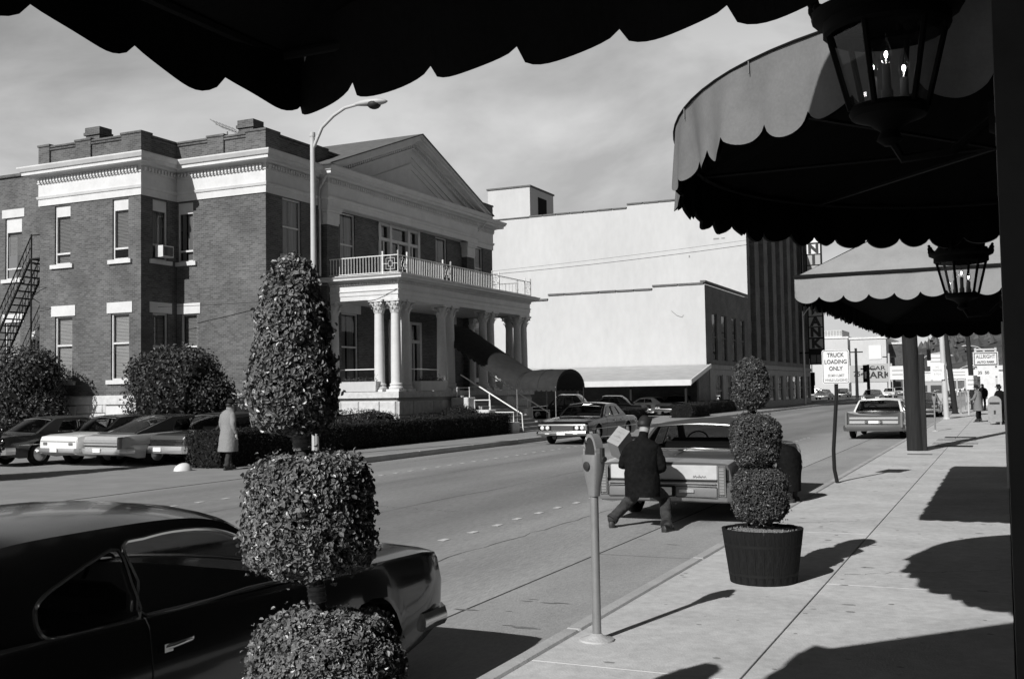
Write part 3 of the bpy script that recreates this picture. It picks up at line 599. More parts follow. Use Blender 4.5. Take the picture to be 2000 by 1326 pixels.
# aerial
TA = thing('tv_aerial', 'thin rooftop television aerial between the chimneys', 'antenna', (-28.6, 34.5, 11.4), world=True)
m = MB(); m.cyl((-28.6, 34.5, 11.4), (-28.6, 34.5, 12.75), .03, n=6); P(m, 'mast', 'galv', TA)
m = MB(); m.tube([(-29.2, 34.5, 13.15), (-27.9, 34.5, 12.6)], .03, 5); P(m, 'boom', 'galv', TA)
el = MB(); el.tube([(0, -.8, 0), (0, .8, 0)], .008, 4); em = el.mesh('galv')
for k in range(8): link('element', em, TA, (-.55+k*.16, 0, 1.74-k*.068), (0, 0, .35))
# flower boxes on the porch
def flowerbox(label, pl, u0, u1, rail=True):
    c = pt(pl, (u0+u1)/2, .1, 2.0); t = thing('flower_box', label, 'planter', c, group='white flower boxes on the porch edge', world=True)
    m = MB(); q = []
    for z, e in ((2.02, .0), (2.42, .08)): q.append([pt(pl, u0-e, -.25, z), pt(pl, u1+e, -.25, z), pt(pl, u1+e, .12+e, z), pt(pl, u0-e, .12+e, z)])
    m.loft(q, True, True); P(m, 'box', 'trim', t)
    m = MB(); leaves(m, 500, lambda: pt(pl, random.uniform(u0, u1), random.uniform(-.2, .15), 2.4+abs(random.gauss(0, .1))), .05); P(m, 'plants', 'leaf_bush', t)
    if rail: m = MB(); m.tube([pt(pl, u0-.1, -.3, 2), pt(pl, u0-.1, -.3, 2.92), pt(pl, u1+.1, -.3, 2.92), pt(pl, u1+.1, -.3, 2)], .025, 6); P(m, 'rail', 'iron_white', t)
def leaves(mb, n, pos, size, nrm=None):
    for _ in range(n):
        p = Vector(pos()); a = Vector((random.gauss(0, 1), random.gauss(0, 1), random.gauss(0, 1))).normalized()
        if nrm: a = (a*.75+nrm(p)).normalized()
        t = a.orthogonal().normalized(); t = Matrix.Rotation(random.uniform(0, 6.28), 3, a) @ t; b = a.cross(t); s = size*random.uniform(.6, 1.25); k = a*s*.16
        mb.add([p-t*s*.55, p+b*s*.36-t*s*.02+k, p+t*s*.55, p-b*s*.36-t*s*.02+k], [(0, 1, 2), (0, 2, 3)])
flowerbox('white flower box with pipe rail on the sunlit porch end', ('y', PYa), -24.95, -23.05); flowerbox('flower box on the shaded porch front between corner columns and steps', ('x', PX), 38.5, 40.7); flowerbox('flower box on the shaded porch front behind the barrel canopy', ('x', PX), 46.4, 48.6)
# ------------------------------------------------------------------ white-walled shop and bank
WX = -19.5
WB = thing('white_walled_shop', 'low building with blank white side wall and four tall windows', 'building', (-30, 82, 0), world=True)
steps = [(-33.5, -31.75, 8.85), (-31.75, -23.4, 9.2), (-23.4, WX, 9.42)]
m = MB()
for a, b, z in [(-45, -33.5, 8.5)]+steps: m.add([(a, 75.7, 0), (b, 75.7, 0), (b, 75.7, z), (a, 75.7, z)], [(0, 1, 2, 3)])
P(m, 'side_wall', 'white_wall', WB)
hl = [(77.6, 79.2, 3.95, 7.45), (80.5, 82.2, 3.95, 7.45), (83.9, 85.5, 3.95, 7.45), (87.0, 88.5, 3.95, 7.45), (78.3, 80.6, .5, 2.9), (81.6, 84.0, .1, 2.9), (85.0, 88.4, .5, 2.9)]
m = MB(); pS = ('x', WX); wall(m, pS, 75.7, 89.99, 3.4, 9.42, hl[:4], .25); P(m, 'front_wall', 'bank_brick', WB); m = MB(); wall(m, pS, 75.7, 89.99, 0, 3.4, hl[4:], .25); pbox(m, pS, 75.72, 89.98, 0, .12, 3.3, 3.62); P(m, 'shop_front', 'bank_stone', WB)
m = MB(); m.box(-45, WX-.1, 75.9, 90, 8.3, 8.4); P(m, 'roof', 'roofing', WB)
for h in hl: window(WB, pS, *h, rail=.5, fmat='bank_stone' if h[2] < 3 else 'bank_brick', sill=False, cur=[(.3, .6)] if h[2] < 3 else [(.1, .3)])
def coping(par, y, runs, mat='roofing'):
    for a, b, z in runs:
        k = max(1, int((b-a)/1.3)); s = (b-a)/k
        for j in range(k): m = MB(); m.box(a+j*s, a+(j+1)*s-.07, y-.09, y+.3, z+.01, z+.13+random.uniform(0, .03)); P(m, 'coping_tile', mat, par)
for x, z, w_, h in ((-22.3, 14.6, .5, .12), (-21.6, 14.62, .3, .1), (-24.5, 13.2, .12, .2)): m = MB(); m.box(x, x+w_, 89.985, 89.995, z, z+h); P(m, 'wall_mark', 'stain_walk', WB)
m = MB(); m.tube([(-22.0, 75.68, 7.6), (-21.6, 75.68, 7.25), (-21.2, 75.68, 7.1), (-21.1, 75.68, 7.25)], .02, 4); P(m, 'wall_mark', 'stain_walk', WB); coping(WB, 75.7, steps); m = MB(); m.box(WX-.3, WX+.08, 75.62, 89.9, 9.56, 9.7); P(m, 'coping', 'roofing', WB)
BK = thing('bank_building', 'tall bank with blank white side wall and dark ribbed street front', 'building', (-30, 105, 0), world=True)
bst = [(-39.5, -30.0, 17.95), (-30.0, WX-4.5, 18.25), (WX-4.5, WX, 18.6)]
m = MB()
for a, b, z in [(-60, -39.5, 17.7)]+bst: m.add([(a, 90, 0), (b, 90, 0), (b, 90, z), (a, 90, z)], [(0, 1, 2, 3)])
P(m, 'side_wall', 'white_wall', BK); coping(BK, 90, bst)
m = MB(); m.box(-43.9, -39.55, 90.3, 96, 17.4, 20.9); tw = P(m, 'stair_tower', 'white_wall', BK); m = MB(); m.box(-44, -39.45, 90.2, 96.1, 20.9, 21.05); P(m, 'coping', 'roofing', tw)
m = MB(); m.box(-39.55, -39.5, 92.2, 94.2, 17.9, 20.2); P(m, 'shutter', 'dark', tw)
nb = 8; y0, y1 = 90, 121.; bw = (y1-y0)/nb
hb = [(y0+bw*k+1.05, y0+bw*(k+1)-1.05+.4, 4.3, 17.6) for k in range(nb)]
m = MB(); wall(m, pS, y0, y1, 3.9, 18.6, hb, .45)
m.add([(WX, y1, 0), (-60, y1, 0), (-60, y1, 17), (WX, y1, 17)], [(0, 1, 2, 3)]); P(m, 'front_wall', 'bank_brick', BK)
for a, b, c, d in hb:
    m = MB(); pbox(m, pS, a, b, -.5, -.45, c, d); wd = P(m, 'window', 'dark', BK); m = MB()
    for k in range(4): pbox(m, pS, a, b, -.45, -.4, c+2.4+k*3.3, c+3.3+k*3.3)
    pbox(m, pS, (a+b)/2-.06, (a+b)/2+.06, -.45, -.38, c, d); P(m, 'spandrel', 'bank_brick', wd)
hs = [(y0+bw*k+.7, y0+bw*(k+1)-.7, .6, 3.0) for k in range(nb)]
m = MB(); wall(m, pS, y0, y1, 0, 3.9, hs, .3); pbox(m, pS, y0, y1, 0, .15, 3.5, 3.85); P(m, 'stone_front', 'bank_stone', BK)
for h in hs: window(BK, pS, *h, rail=.5, sill=False, fmat='bank_stone')
m = MB(); m.box(WX-30, WX-.3, 90.2, y1-.1, 18.0, 18.1); P(m, 'roof', 'roofing', BK)
# carport lean-to along the white wall
CP = thing('carport', 'long shingled lean-to carport with white fascia against the white wall', 'carport', (-27, 73, 0), world=True)
cx0, cx1 = -36, -19.2; ye, ze, yr, zr = 70.2, 2.5, 75.6, 3.62
m = MB(); m.prism([(ye, ze), (yr, zr), (yr, zr-.14), (ye, ze-.14)], cx0, cx1); P(m, 'roof', 'shingle', CP)
m = MB(); m.box(cx0, cx1+.05, ye-.09, ye-.003, ze-.38, ze+.02); m.prism([(ye-.05, ze-.3), (ye-.05, ze+.02), (yr, zr+.03), (yr, zr-.25)], cx1+.003, cx1+.09); P(m, 'fascia', 'trim', CP)
for k in range(5): m = MB(); x = cx1-.4-k*3.9; m.box(x-.07, x+.07, ye+.2, ye+.34, 0, ze-.1); P(m, 'post', 'black_iron', CP)
m = MB(); m.prism([(ye+2.2, 0), (yr, 0), (yr, zr-.16), (ye+2.2, 2.75)], cx1-.16, cx1-.02); m.box(cx0, cx1, 75.4, 75.55, 0, 3.4); P(m, 'end_wall', 'bank_brick', CP)
# ------------------------------------------------------------------ the hotel on the near side, its awnings and lanterns
gm('hotel_wall', .05, .8, .2, ns=3, na=.3)
HW = thing('street_front', 'tall dark hotel front that carries the scalloped awnings', 'building', (4, 12, .15), world=True)
m = MB(); m.box(.0015, 8, 2.3, 60, .1, 4.2); m.box(0.01, 8, -12, -1.6, .1, 4.2); m.box(1.9, 2.2, -1.6, 2.3, .1, 4.2); m.box(.0005, 14, -30, 46, 4.2, 30); P(m, 'wall', 'hotel_wall', HW)  # storeys above view raised, and wall kept dark, to cut sky fill
m = MB(); m.box(-.03, .001, 20.2, 20.5, .15, 3.0); P(m, 'pilaster', 'trim_dull', HW)
def scal(mb, pts, h0, dep, n, closed=False, wob=0., skew=1.):
    k = len(pts); acc = [0]
    for i in range(k-1): acc.append(acc[-1]+(Vector(pts[i+1])-Vector(pts[i])).length)
    tot = acc[-1]; sub = 12; vs = []; fs = []; seg = tot/n; ph = random.uniform(-.1, .1)
    for j in range(n*sub+1):
        t = tot*j/(n*sub); i = min(max(q for q in range(k) if acc[q] <= t+1e-9), k-2); f = (t-acc[i])/max(1e-6, acc[i+1]-acc[i]); p = Vector(pts[i]).lerp(Vector(pts[i+1]), f)
        dr = (Vector(pts[i+1])-Vector(pts[i])).normalized(); nn = Vector((dr.y, -dr.x, 0))
        u = ((j % sub)/sub)**skew; d = h0+dep*(.86+.14*math.sin(int(j/sub)*2.7))*(math.sin(math.pi*u)**.62 if j % sub else 0)
        wv = nn*(wob*math.sin(t*7.3+1)+wob*.6*math.sin(t*17.7))
        vs += [p, p-Vector((0, 0, h0*.5))+wv*.5, p-Vector((0, 0, d))+wv]
    for j in range(n*sub): a = 3*j; fs += [(a, a+3, a+4, a+1), (a+1, a+4, a+5, a+2)]
    mb.add(vs, fs)
    return mb
GA = 'scalloped cloth awnings along the hotel front'
# awning overhead
A1 = thing('awning', 'dark scalloped awning hung over the pavement beside the black coupe', 'awning', (0, 0, 2.9), group=GA, world=True)
ax, zt_, zv = -2.24, 5.35, 3.12
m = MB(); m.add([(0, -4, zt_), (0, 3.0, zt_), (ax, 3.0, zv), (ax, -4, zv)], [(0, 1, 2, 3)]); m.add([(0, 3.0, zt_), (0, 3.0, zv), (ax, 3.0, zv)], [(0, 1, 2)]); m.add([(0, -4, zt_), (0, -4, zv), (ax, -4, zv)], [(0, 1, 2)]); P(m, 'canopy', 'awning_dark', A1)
zu = zv+.12
m = MB(); scal(m, [(ax-.03, -4, zu), (ax-.03, 2.3, zu), (ax+.02, 3.08, zu)], .265, .07, 19, wob=.014, skew=1.5); scal(m, [(ax+.02, 3.08, zu), (-1.88, 2.92, zu), (0, 2.76, zu)], .265, .07, 7, wob=.014, skew=.62); P(m, 'valance', 'awning_dark', A1)
m = MB(); m.tube([(0, -4, zv), (ax, -4, zv), (ax, 2.98, zv), (0, 2.98, zv)], .018, 6); m.tube([(0, 0, zv), (ax, 0, zv)], .014, 6); P(m, 'frame', 'black_iron', A1)
# domed awning
A2 = thing('awning', 'rounded bow-front awning with scalloped edge, sunlit on its near side', 'awning', (0, 6.95, 3), group=GA, world=True)
def rim(a, b, z, yc=7.2, n=44, e=2.25): 
    o = []
    for k in range(n+1):
        t = -math.pi/2+math.pi*k/n; c, s = math.cos(t), math.sin(t); o.append((-a*c, yc+b*s*(.9 if s > 0 else 1.1), z))
    return o
m = MB(); rings = []
for f, z in ((1, 3.44), (.985, 3.46), (.9, 3.53), (.7, 3.69), (.45, 3.87), (.2, 4.02), (.02, 4.08)):
    rr = rim(1.88*f, 2.5*f, z); rings.append([(p[0], p[1], p[2]+.012*math.sin(j*1.9)*f) for j, p in enumerate(rr)])
m.loft(rings, False); P(m, 'canopy', 'awning_bow', A2, 40); m = MB(); m.loft([[(p[0]*.985, 7.2+(p[1]-7.2)*.985, p[2]-.025) for p in r] for r in rings], False); P(m, 'underside_shade', 'underside_shade', A2)  # added inner layer, coloured near-black for the shade under the canopy
m = MB(); scal(m, rim(1.885, 2.505, 3.455), .315, .085, 26, wob=.03); P(m, 'valance', 'awning_bow', A2, 60); lin = MB(); lin.v = [(x*.988, 7.2+(y-7.2)*.988, z+.004) for x, y, z in m.v]; lin.f = m.f; lin.m = m.m; P(lin, 'underside_shade', 'underside_shade', A2)
m = MB(); m.tube(rim(1.89, 2.51, 3.452), .006, 5); P(m, 'piping', 'awning_dark', A2)
for k in range(3, 44, 5):
    m = MB(); p = rim(1.892, 2.512, 3.45)[k]; m.tube([(rings[q][k][0], rings[q][k][1], rings[q][k][2]+.004) for q in range(len(rings)-1, 0, -1)]+[p, (p[0], p[1], p[2]-.06)], .004, 4); P(m, 'seam', 'awning_bow', A2)
m = MB(); m.tube(rim(1.85, 2.46, 3.40), .016, 6)
for k in (11, 22, 33): p = rim(1.85, 2.46, 3.40)[k]; m.tube([p, (0, 7.2, 3.4)], .013, 5)
P(m, 'frame', 'black_iron', A2)
# hipped awning
A3 = thing('awning', 'hipped pale awning with straight scalloped end behind the far lantern', 'awning', (0, 16, 2.8), group=GA, world=True)
m = MB(); bx, ya, yb, zr3, zt3 = -1.94, 11.2, 20.9, 3.07, 4.2
def quad(mb, a, b, c, d, n=8, sag=.05):
    a, b, c, d = map(Vector, (a, b, c, d)); rg = []
    nn = (b-a).cross(d-a).normalized()
    for i in range(n+1):
        l, r = a.lerp(d, i/n), b.lerp(c, i/n); rg.append([l.lerp(r, j/n)-nn*0+Vector((0, 0, -sag*math.sin(math.pi*i/n)*(.6+.4*math.sin(j*1.3)))) for j in range(n+1)])
    mb.loft(rg, False)
quad(m, (bx, ya, zr3), (0, ya, zr3), (0, 12.5, zt3), (-.02, 12.5, zt3)); quad(m, (bx, yb, zr3), (bx, ya, zr3), (0, 12.5, zt3), (0, 19.4, zt3)); quad(m, (0, yb, zr3), (bx, yb, zr3), (-.02, 19.4, zt3), (0, 19.4, zt3)); P(m, 'canopy', 'awning_pale', A3, 30); lin = MB(); lin.v = [(x*.99, y, z-.025) for x, y, z in m.v]; lin.f = m.f; lin.m = m.m; P(lin, 'underside_shade', 'underside_shade', A3)  # faded pale cloth, with an added layer below painting in the underside shade
m = MB(); R3 = [([(0, ya, zr3), (bx, ya, zr3)], 8), ([(bx, ya, zr3), (bx, yb, zr3)], 36), ([(bx, yb, zr3), (0, yb, zr3)], 8)]
for q, k in R3: scal(m, q, .21, .075, k, wob=.012)
P(m, 'valance', 'awning_pale', A3, 50); lin = MB(); lin.v = [(x*.988, 16.05+(y-16.05)*.996, z+.004) for x, y, z in m.v]; lin.f = m.f; lin.m = m.m; P(lin, 'underside_shade', 'underside_shade', A3)
m = MB(); m.tube([(0, ya, zr3), (bx, ya, zr3), (bx, yb, zr3), (0, yb, zr3)], .016, 6); m.tube([(0, ya, zr3+.004), (bx, ya-.004, zr3+.004)], .02, 5); P(m, 'frame', 'awning_dark', A3)
# lanterns
gm('lantern_iron', .005, .75, .12)
def lantern(label, x, y, z, s=1.0):
    t = thing('wall_lantern', label, 'lantern', (x, y, z), group='coach lanterns on the hotel front'); n = 6
    def hx(r, zz): return [(r*math.cos(2*math.pi*k/n+.25), r*math.sin(2*math.pi*k/n+.25), zz) for k in range(n)]
    m = MB(); m.lathe([(.02, -.12), (.045, -.1), (.03, -.07), (.07, -.04), (.125, -.02), (.135, .0), (.125, .02)], 18, cap=True); P(m, 'cup', 'lantern_iron', t, 40)
    for k in range(n):
        a, b = hx(.128, .01)[k], hx(.2, .30)[k]; m = MB(); m.cyl(a, b, .011, n=6); P(m, 'bar', 'lantern_iron', t)
    m = MB(); m.loft([hx(.122, .02), hx(.193, .29)]); P(m, 'glass', 'lampglass', t)
    m = MB(); m.lathe([(.2, .275), (.215, .285), (.215, .325), (.25, .34), (.255, .36), (.225, .375), (.205, .385), (.16, .44), (.105, .49), (.08, .505), (.08, .545), (.045, .56), (.02, .61), (.0, .63)], 18)
    cp = P(m, 'cap', 'lantern_iron', t, 40)
    for k in range(n):
        a = 2*math.pi*k/n+.25; m = MB(); c, s_ = math.cos(a), math.sin(a)
        for q, (r, zz, rr) in enumerate(((.237, .375, .028), (.244, .40, .022), (.25, .425, .013))): m.sphere((r*c, r*s_, zz), (rr, rr, rr), 7, 5)
        for dq in (-.18, .18): m.sphere((.237*math.cos(a+dq), .237*math.sin(a+dq), .37), .019, 6, 4)
        P(m, 'crest', 'lantern_iron', cp, 60)
    for k in range(3):
        a = 2*math.pi*k/3+.55; cx, cy = .06*math.cos(a), .06*math.sin(a); zz = .12+.015*k
        m = MB(); m.cyl((cx, cy, .02), (cx, cy, .06), .02, .02, 10); m.cyl((cx, cy, .06), (cx, cy, zz), .0145, .0145, 10); c = P(m, 'candle', 'bank_stone', t, 50)
        m = MB(); m.lathe([(.008, zz), (.02, zz+.025), (.0185, zz+.05), (.008, zz+.085), (.001, zz+.11)], 10, (cx, cy, 0)); P(m, 'bulb', 'lampglass', c, 60)
        m = MB(); m.sphere((cx, cy, zz+.035), (.006, .006, .012), 6, 4); P(m, 'filament', 'filament', c)
    m = MB(); m.tube([(0, 0, -.09), (.04, 0, -.17), (.2, 0, -.16), (-x, 0, -.06)], .016, 6); m.lathe([(.06, 0), (.05, .02)], 12, (-x, 0, -.06), Matrix.Rotation(R(-90), 3, 'Y'), True); P(m, 'bracket', 'lantern_iron', t, 60)
emimat('filament', 30)
lantern('large black coach lantern with lit candle bulbs hanging close under the overhead awning', -.335, 3.9, 2.90)
lantern('black coach lantern with lit candle bulbs in front of the hipped awning', -.30, 9.65, 2.68)
# ------------------------------------------------------------------ foliage helpers
def superball(c, rx, rz, top=1.0, e=2.6):
    """random point + normal on a rounded tier; top<1 narrows it upward"""
    while True:
        a = random.uniform(0, 2*math.pi); v = random.uniform(-1, 1)
        k = (1-abs(v)**e)**(1/e)
        if random.random() < .35:            # caps
            rr = math.sqrt(random.random()); v = random.choice((-1, 1))*(1-rr**e)**(1/e); k = rr
        r = rx*k*(1+(top-1)*(v+1)/2)
        n = Vector((math.cos(a)*k**(e-1)*rz/rx, math.sin(a)*k**(e-1)*rz/rx, math.copysign(abs(v)**(e-1), v))).normalized()
        return Vector((c[0]+r*math.cos(a), c[1]+r*math.sin(a), c[2]+rz*v)), n
def tier(par, name, c, rx, rz, n, size, mat, top=1.0, e=2.6, lump=.04):
    m = MB(); vs = m.v; fs = m.f; ph = [random.uniform(0, 6) for _ in range(6)]
    for _ in range(n):
        p, nn = superball(c, rx, rz, top, e); q = p-Vector(c); l = lump*rx*(math.sin(q.x*9/rx*.5+ph[0])+math.sin(q.y*8/rx*.5+ph[1])+math.sin(q.z*9/rx*.5+ph[2]))
        cn = mnoise.noise(p*(3.2/rx))*.09*rx+mnoise.noise(p*(8/rx))*.05*rx; p = p+nn*(l*.6+cn-abs(random.gauss(0, .06))*rx+(random.random() < .03)*random.uniform(.03, .13)*rx)
        a = (nn*.8+Vector((random.gauss(0, .6), random.gauss(0, .6), random.gauss(.15, .6)))).normalized()
        t = a.orthogonal(); t = (Matrix.Rotation(random.uniform(0, 6.28), 3, a) @ t).normalized(); b = a.cross(t); s = size*random.choice((.5, .7, .85, 1., 1., 1.1, 1.25, 1.4)); k = a*s*.22; o = len(vs)
        vs += [tuple(p-t*s*.5), tuple(p-t*s*.2+b*s*.32+k), tuple(p+t*s*.25+b*s*.3+k), tuple(p+t*s*.5-k*.3), tuple(p+t*s*.25-b*s*.3+k), tuple(p-t*s*.2-b*s*.32+k)]; fs += [(o, o+1, o+2, o+3), (o, o+3, o+4, o+5)]
    m.m = [0]*len(m.f)
    me = bpy.data.meshes.new(name); me.from_pydata(m.v, [], m.f); me.materials.append(MATS[mat]); o = link(name, me, par); tag(o, kind='stuff')
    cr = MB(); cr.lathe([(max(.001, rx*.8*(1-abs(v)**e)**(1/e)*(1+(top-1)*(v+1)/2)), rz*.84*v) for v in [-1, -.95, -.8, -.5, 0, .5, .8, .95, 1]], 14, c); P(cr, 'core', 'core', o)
    return o
def tub(par, r1, r0_, h, n=26):
    st = MB(); da = 2*math.pi/n*.97; q = []
    for z, r, th in ((0, r0_, .03), (h, r1, .03)):
        q.append([((r-th*i)*math.cos(a), (r-th*i)*math.sin(a), z) for i, a in ((0, -da/2), (0, 0), (0, da/2), (1, da/2), (1, -da/2))])
    st.loft(q, True, True); me = st.mesh('wood_tub')
    for k in range(n): link('stave', me, par, (0, 0, random.uniform(-.004, .004)), (0, 0, 2*math.pi*k/n))
    for z in (.18, .72): r = r0_+(r1-r0_)*z-.004; m = MB(); m.lathe([(r, h*z-.014), (r+.004, h*z-.012), (r+.006, h*z+.012), (r+.003, h*z+.014)], 40); P(m, 'hoop', 'black_iron', par)
    m = MB(); m.lathe([(.001, h+.012), (r1*.5, h-.012), (r1*.93, h-.05)], 24)
    for _ in range(260):
        a = random.uniform(0, 6.28); r = r1*.9*math.sqrt(random.random()); z = h+.0-.035*(r/r1); s = random.uniform(.006, .016); x, y = r*math.cos(a), r*math.sin(a)
        m.add([(x-s, y, z), (x+s*.5, y+s, z), (x+s*.4, y-s, z), (x, y, z+s*1.3)], [(0, 1, 3), (1, 2, 3), (2, 0, 3)])
    P(m, 'soil', 'soil', par)
GT = 'clipped tiered shrubs in barrel tubs along the kerb'
T1 = thing('topiary', 'large broad-leaved topiary of three clipped tiers beside the black car', 'topiary', (-2.39, 3.47, .15), group=GT)
tub(T1, .36, .29, .42)
ln = lambda z: (-.085*(z-.5), -.04*(z-.5))       # it leans a little
m = MB(); m.tube([(0, 0, .3), (*ln(.9), .9), (*ln(1.3), 1.3), (*ln(1.75), 1.75), (*ln(2.2), 2.2)], [.032, .03, .028, .026, .015], 10); tr = P(m, 'trunk', 'bark', T1, 60)
for za, zb in ((1.0, 1.07), (1.585, 1.65)):
    m = MB(); m.cyl((*ln(za), za), (*ln(zb), zb), .034, .033, 12)
    for k in range(4): zz = za+(zb-za)*(k+.5)/4; m.lathe([(.033, -.006), (.037, 0), (.033, .006)], 12, (*ln(zz), zz))
    P(m, 'bandage', 'wrap', tr, 50)
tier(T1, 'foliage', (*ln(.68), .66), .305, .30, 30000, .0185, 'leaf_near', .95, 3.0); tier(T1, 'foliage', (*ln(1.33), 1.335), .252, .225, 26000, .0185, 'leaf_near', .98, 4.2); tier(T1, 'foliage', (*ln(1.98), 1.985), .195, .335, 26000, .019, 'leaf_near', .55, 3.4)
T2 = thing('topiary', 'small-leaved topiary of three clipped balls in a dark barrel tub', 'topiary', (-2.1, 10.05, .15), group=GT)
tub(T2, .372, .305, .49)
l2 = lambda z: (-.05*(z-.5), -.02*(z-.5))
m = MB(); m.tube([(0, 0, .4), (*l2(1.0), 1.0), (*l2(1.6), 1.6), (*l2(1.95), 1.95)], [.03, .027, .024, .014], 8); P(m, 'trunk', 'bark', T2, 60)
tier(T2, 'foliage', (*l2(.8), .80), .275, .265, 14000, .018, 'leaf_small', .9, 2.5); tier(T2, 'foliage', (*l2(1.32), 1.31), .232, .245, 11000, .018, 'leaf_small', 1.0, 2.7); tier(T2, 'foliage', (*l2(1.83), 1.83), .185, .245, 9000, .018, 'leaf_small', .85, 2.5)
# ------------------------------------------------------------------ parking meters, signs, poles
def meter(label, x, y, rz=0., tilt=0., detail=True):
    t = thing('parking_meter', label, 'parking meter', (x, y, .15), rz, 'parking meters along the near kerb')
    m = MB(); m.cyl((0, 0, 0), (tilt*1.05, 0, 1.05), .032, .03, 14); P(m, 'post', 'galv', t, 50); a = tilt*1.05
    m = MB(); m.lathe([(.13, 0), (.125, .012), (.06, .03), (.035, .05)], 14, cap=True); P(m, 'footing', 'kerb', t, 50)
    m = MB(); rings = []
    for z, wx, wy in ((1.03, .036, .036), (1.1, .045, .042), (1.22, .075, .06), (1.30, .082, .066), (1.33, .082, .066)):
        rings.append([(a+wx*sgn(math.cos(q))*abs(math.cos(q))**.6, wy*sgn(math.sin(q))*abs(math.sin(q))**.6, z) for q in [2*math.pi*k/20 for k in range(20)]])
    m.loft(rings, True, True); h = P(m, 'housing', 'galv', t, 40)
    m = MB(); n = 18; o = [(a+.072*math.cos(math.pi*k/n), 1.33+.15*math.sin(math.pi*k/n)) for k in range(n+1)]
    i_ = [(a+.055*math.cos(math.pi*k/n), 1.33+.125*math.sin(math.pi*k/n)) for k in range(n+1)]
    for k in range(n): m.prism([o[k], o[k+1], i_[k+1], i_[k]], -.036, .036, 'y')
    P(m, 'hood', 'chrome' if False else 'galv', h, 40)
    m = MB(); m.prism(i_, -.028, .028, 'y'); P(m, 'dial', 'ink', h)
    m = MB(); m.prism(i_, -.033, -.032, 'y'); P(m, 'lens', 'lampglass', h)
    if detail:
        m = MB(); m.lathe([(.032, 0), (.032, .008), (.026, .012), (.001, .012)], 14, (a, -.066, 1.25), Matrix.Rotation(R(90), 3, 'X')); P(m, 'lock', 'ink', h, 40)
        m = MB(); m.box(a+.082, a+.11, -.012, .012, 1.28, 1.38); m.cyl((a+.11, 0, 1.3), (a+.125, 0, 1.3), .02, n=8); P(m, 'handle', 'ink', h)
def sgn(v): return 1 if v >= 0 else -1
meter('silver parking meter standing on the kerb between the black car and the barrel tub', -2.73, 7.3, rz=R(-28))
meter('slim parking meter by the kerb beyond the wooden pole', -2.48, 43.7, detail=False)
for k, (px, py) in enumerate(((1877, 808), (1886, 802), (1893, 797))): p = at(px, py, z=.15); meter(['first parking meter past the dark leaning wooden pole', 'second parking meter past the dark leaning wooden pole', 'third parking meter past the dark leaning wooden pole'][k], p.x, p.y, detail=False)
p = at(1427, 803, z=.1); meter('parking meter across the street beside the bank', p.x, p.y, detail=False)
SG = thing('road_sign', 'white truck loading sign on a bent channel post at the kerb', 'sign', (-2.88, 20.5, .15))
m = MB(); pts = [(0, 0, 0), (-.045, 0, .25), (-.05, 0, .6), (-.01, 0, 1.1), (.03, 0, 1.6), (.04, 0, 2.45)]
for dx in (-.024, .024): m.tube([(x+dx, y+.012, z) for x, y, z in pts], .014, 4)
m.tube([(x, y-.006, z) for x, y, z in pts], .02, 4); P(m, 'post', 'black_iron', SG, 40)
def roundrect(w_, h_, r, n=5):
    o = []
    for cx, cy, a0 in ((w_-r, h_-r, 0), (-w_+r, h_-r, 90), (-w_+r, -h_+r, 180), (w_-r, -h_+r, 270)):
        o += [(cx+r*math.cos(R(a0+90*k/n)), cy+r*math.sin(R(a0+90*k/n))) for k in range(n+1)]
    return o
def board(par, name, mat, c, w_, h_, r=.03, th=.006, ry=0.):
    m = MB(); m.prism([(c[0]+a, c[2]+b) for a, b in roundrect(w_, h_, r)], c[1]-th, c[1], 'y'); return P(m, name, mat, par)
bd = board(SG, 'plate', 'sign_white', (.04, -.03, 2.145), .245, .315, .04)
m = MB(); oo = roundrect(.232, .302, .035); ii = roundrect(.224, .294, .03); nn = len(oo)
m.add([(a+.04, -.0385, b+2.145) for a, b in oo]+[(a+.04, -.0385, b+2.145) for a, b in ii], [(k, (k+1) % nn, nn+(k+1) % nn, nn+k) for k in range(nn)]); P(m, 'border', 'ink', bd)
for s_, z, sz, mt in (('TRUCK', 2.36, .105, 'ink'), ('LOADING', 2.235, .105, 'ink'), ('ONLY', 2.11, .105, 'ink'), ('30 MIN LIMIT', 1.985, .062, 'ink_faded'), ('WHILE LOADING', 1.90, .062, 'ink_faded')):
    lettering(s_, sz, mt, bd, (.04, -.0405, z), '-y', .86 if sz > .1 else .84, .0012)
WP = thing('utility_pole', 'thick dark wooden utility pole rising behind the hipped awning', 'pole', (-2.27, 31.0, .15))
m = MB(); m.tube([(0, 0, -.05), (-.06, 0, 3), (-.12, 0, 6), (-.2, 0, 11)], [.22, .20, .19, .17], 18); P(m, 'trunk', 'wood_pole', WP, 50)
m = MB(); m.box(.15, .29, -.10, .12, 0, 2.6); P(m, 'conduit', 'wood_pole', WP)
def pole(label, px, py, r, h, mat, dxt=0., z=.15):
    p = at(px, py, z=z); t = thing('utility_pole', label, 'pole', p, group='poles along the near kerb'); m = MB(); m.tube([(0, 0, 0), (dxt*.5, 0, h*.5), (dxt, 0, h)], [r, r*.85, r*.7], 12); P(m, 'shaft', mat, t, 50); m = MB(); m.lathe([(r*1.35, 0), (r*1.3, .05), (r*1.05, .08)], 12, cap=True); P(m, 'foot', mat, t, 50); return t, p
t, p = pole('pale steel pole carrying a small white notice board', 1849, 818, .14, 13, 'steel_pale', -.3)
board(t, 'notice', 'sign_white', (-.35, -.22, at(1846, 725, Y=p.y).z-.15), .33, .42, .02)
for k, (s_, dz) in enumerate((('NO', .22), ('PARKING', .05), ('8 TO 6', -.14))): lettering(s_, .13, 'ink_faded', t, (-.35, -.23, at(1846, 725, Y=p.y).z-.15+dz), '-y', .8)
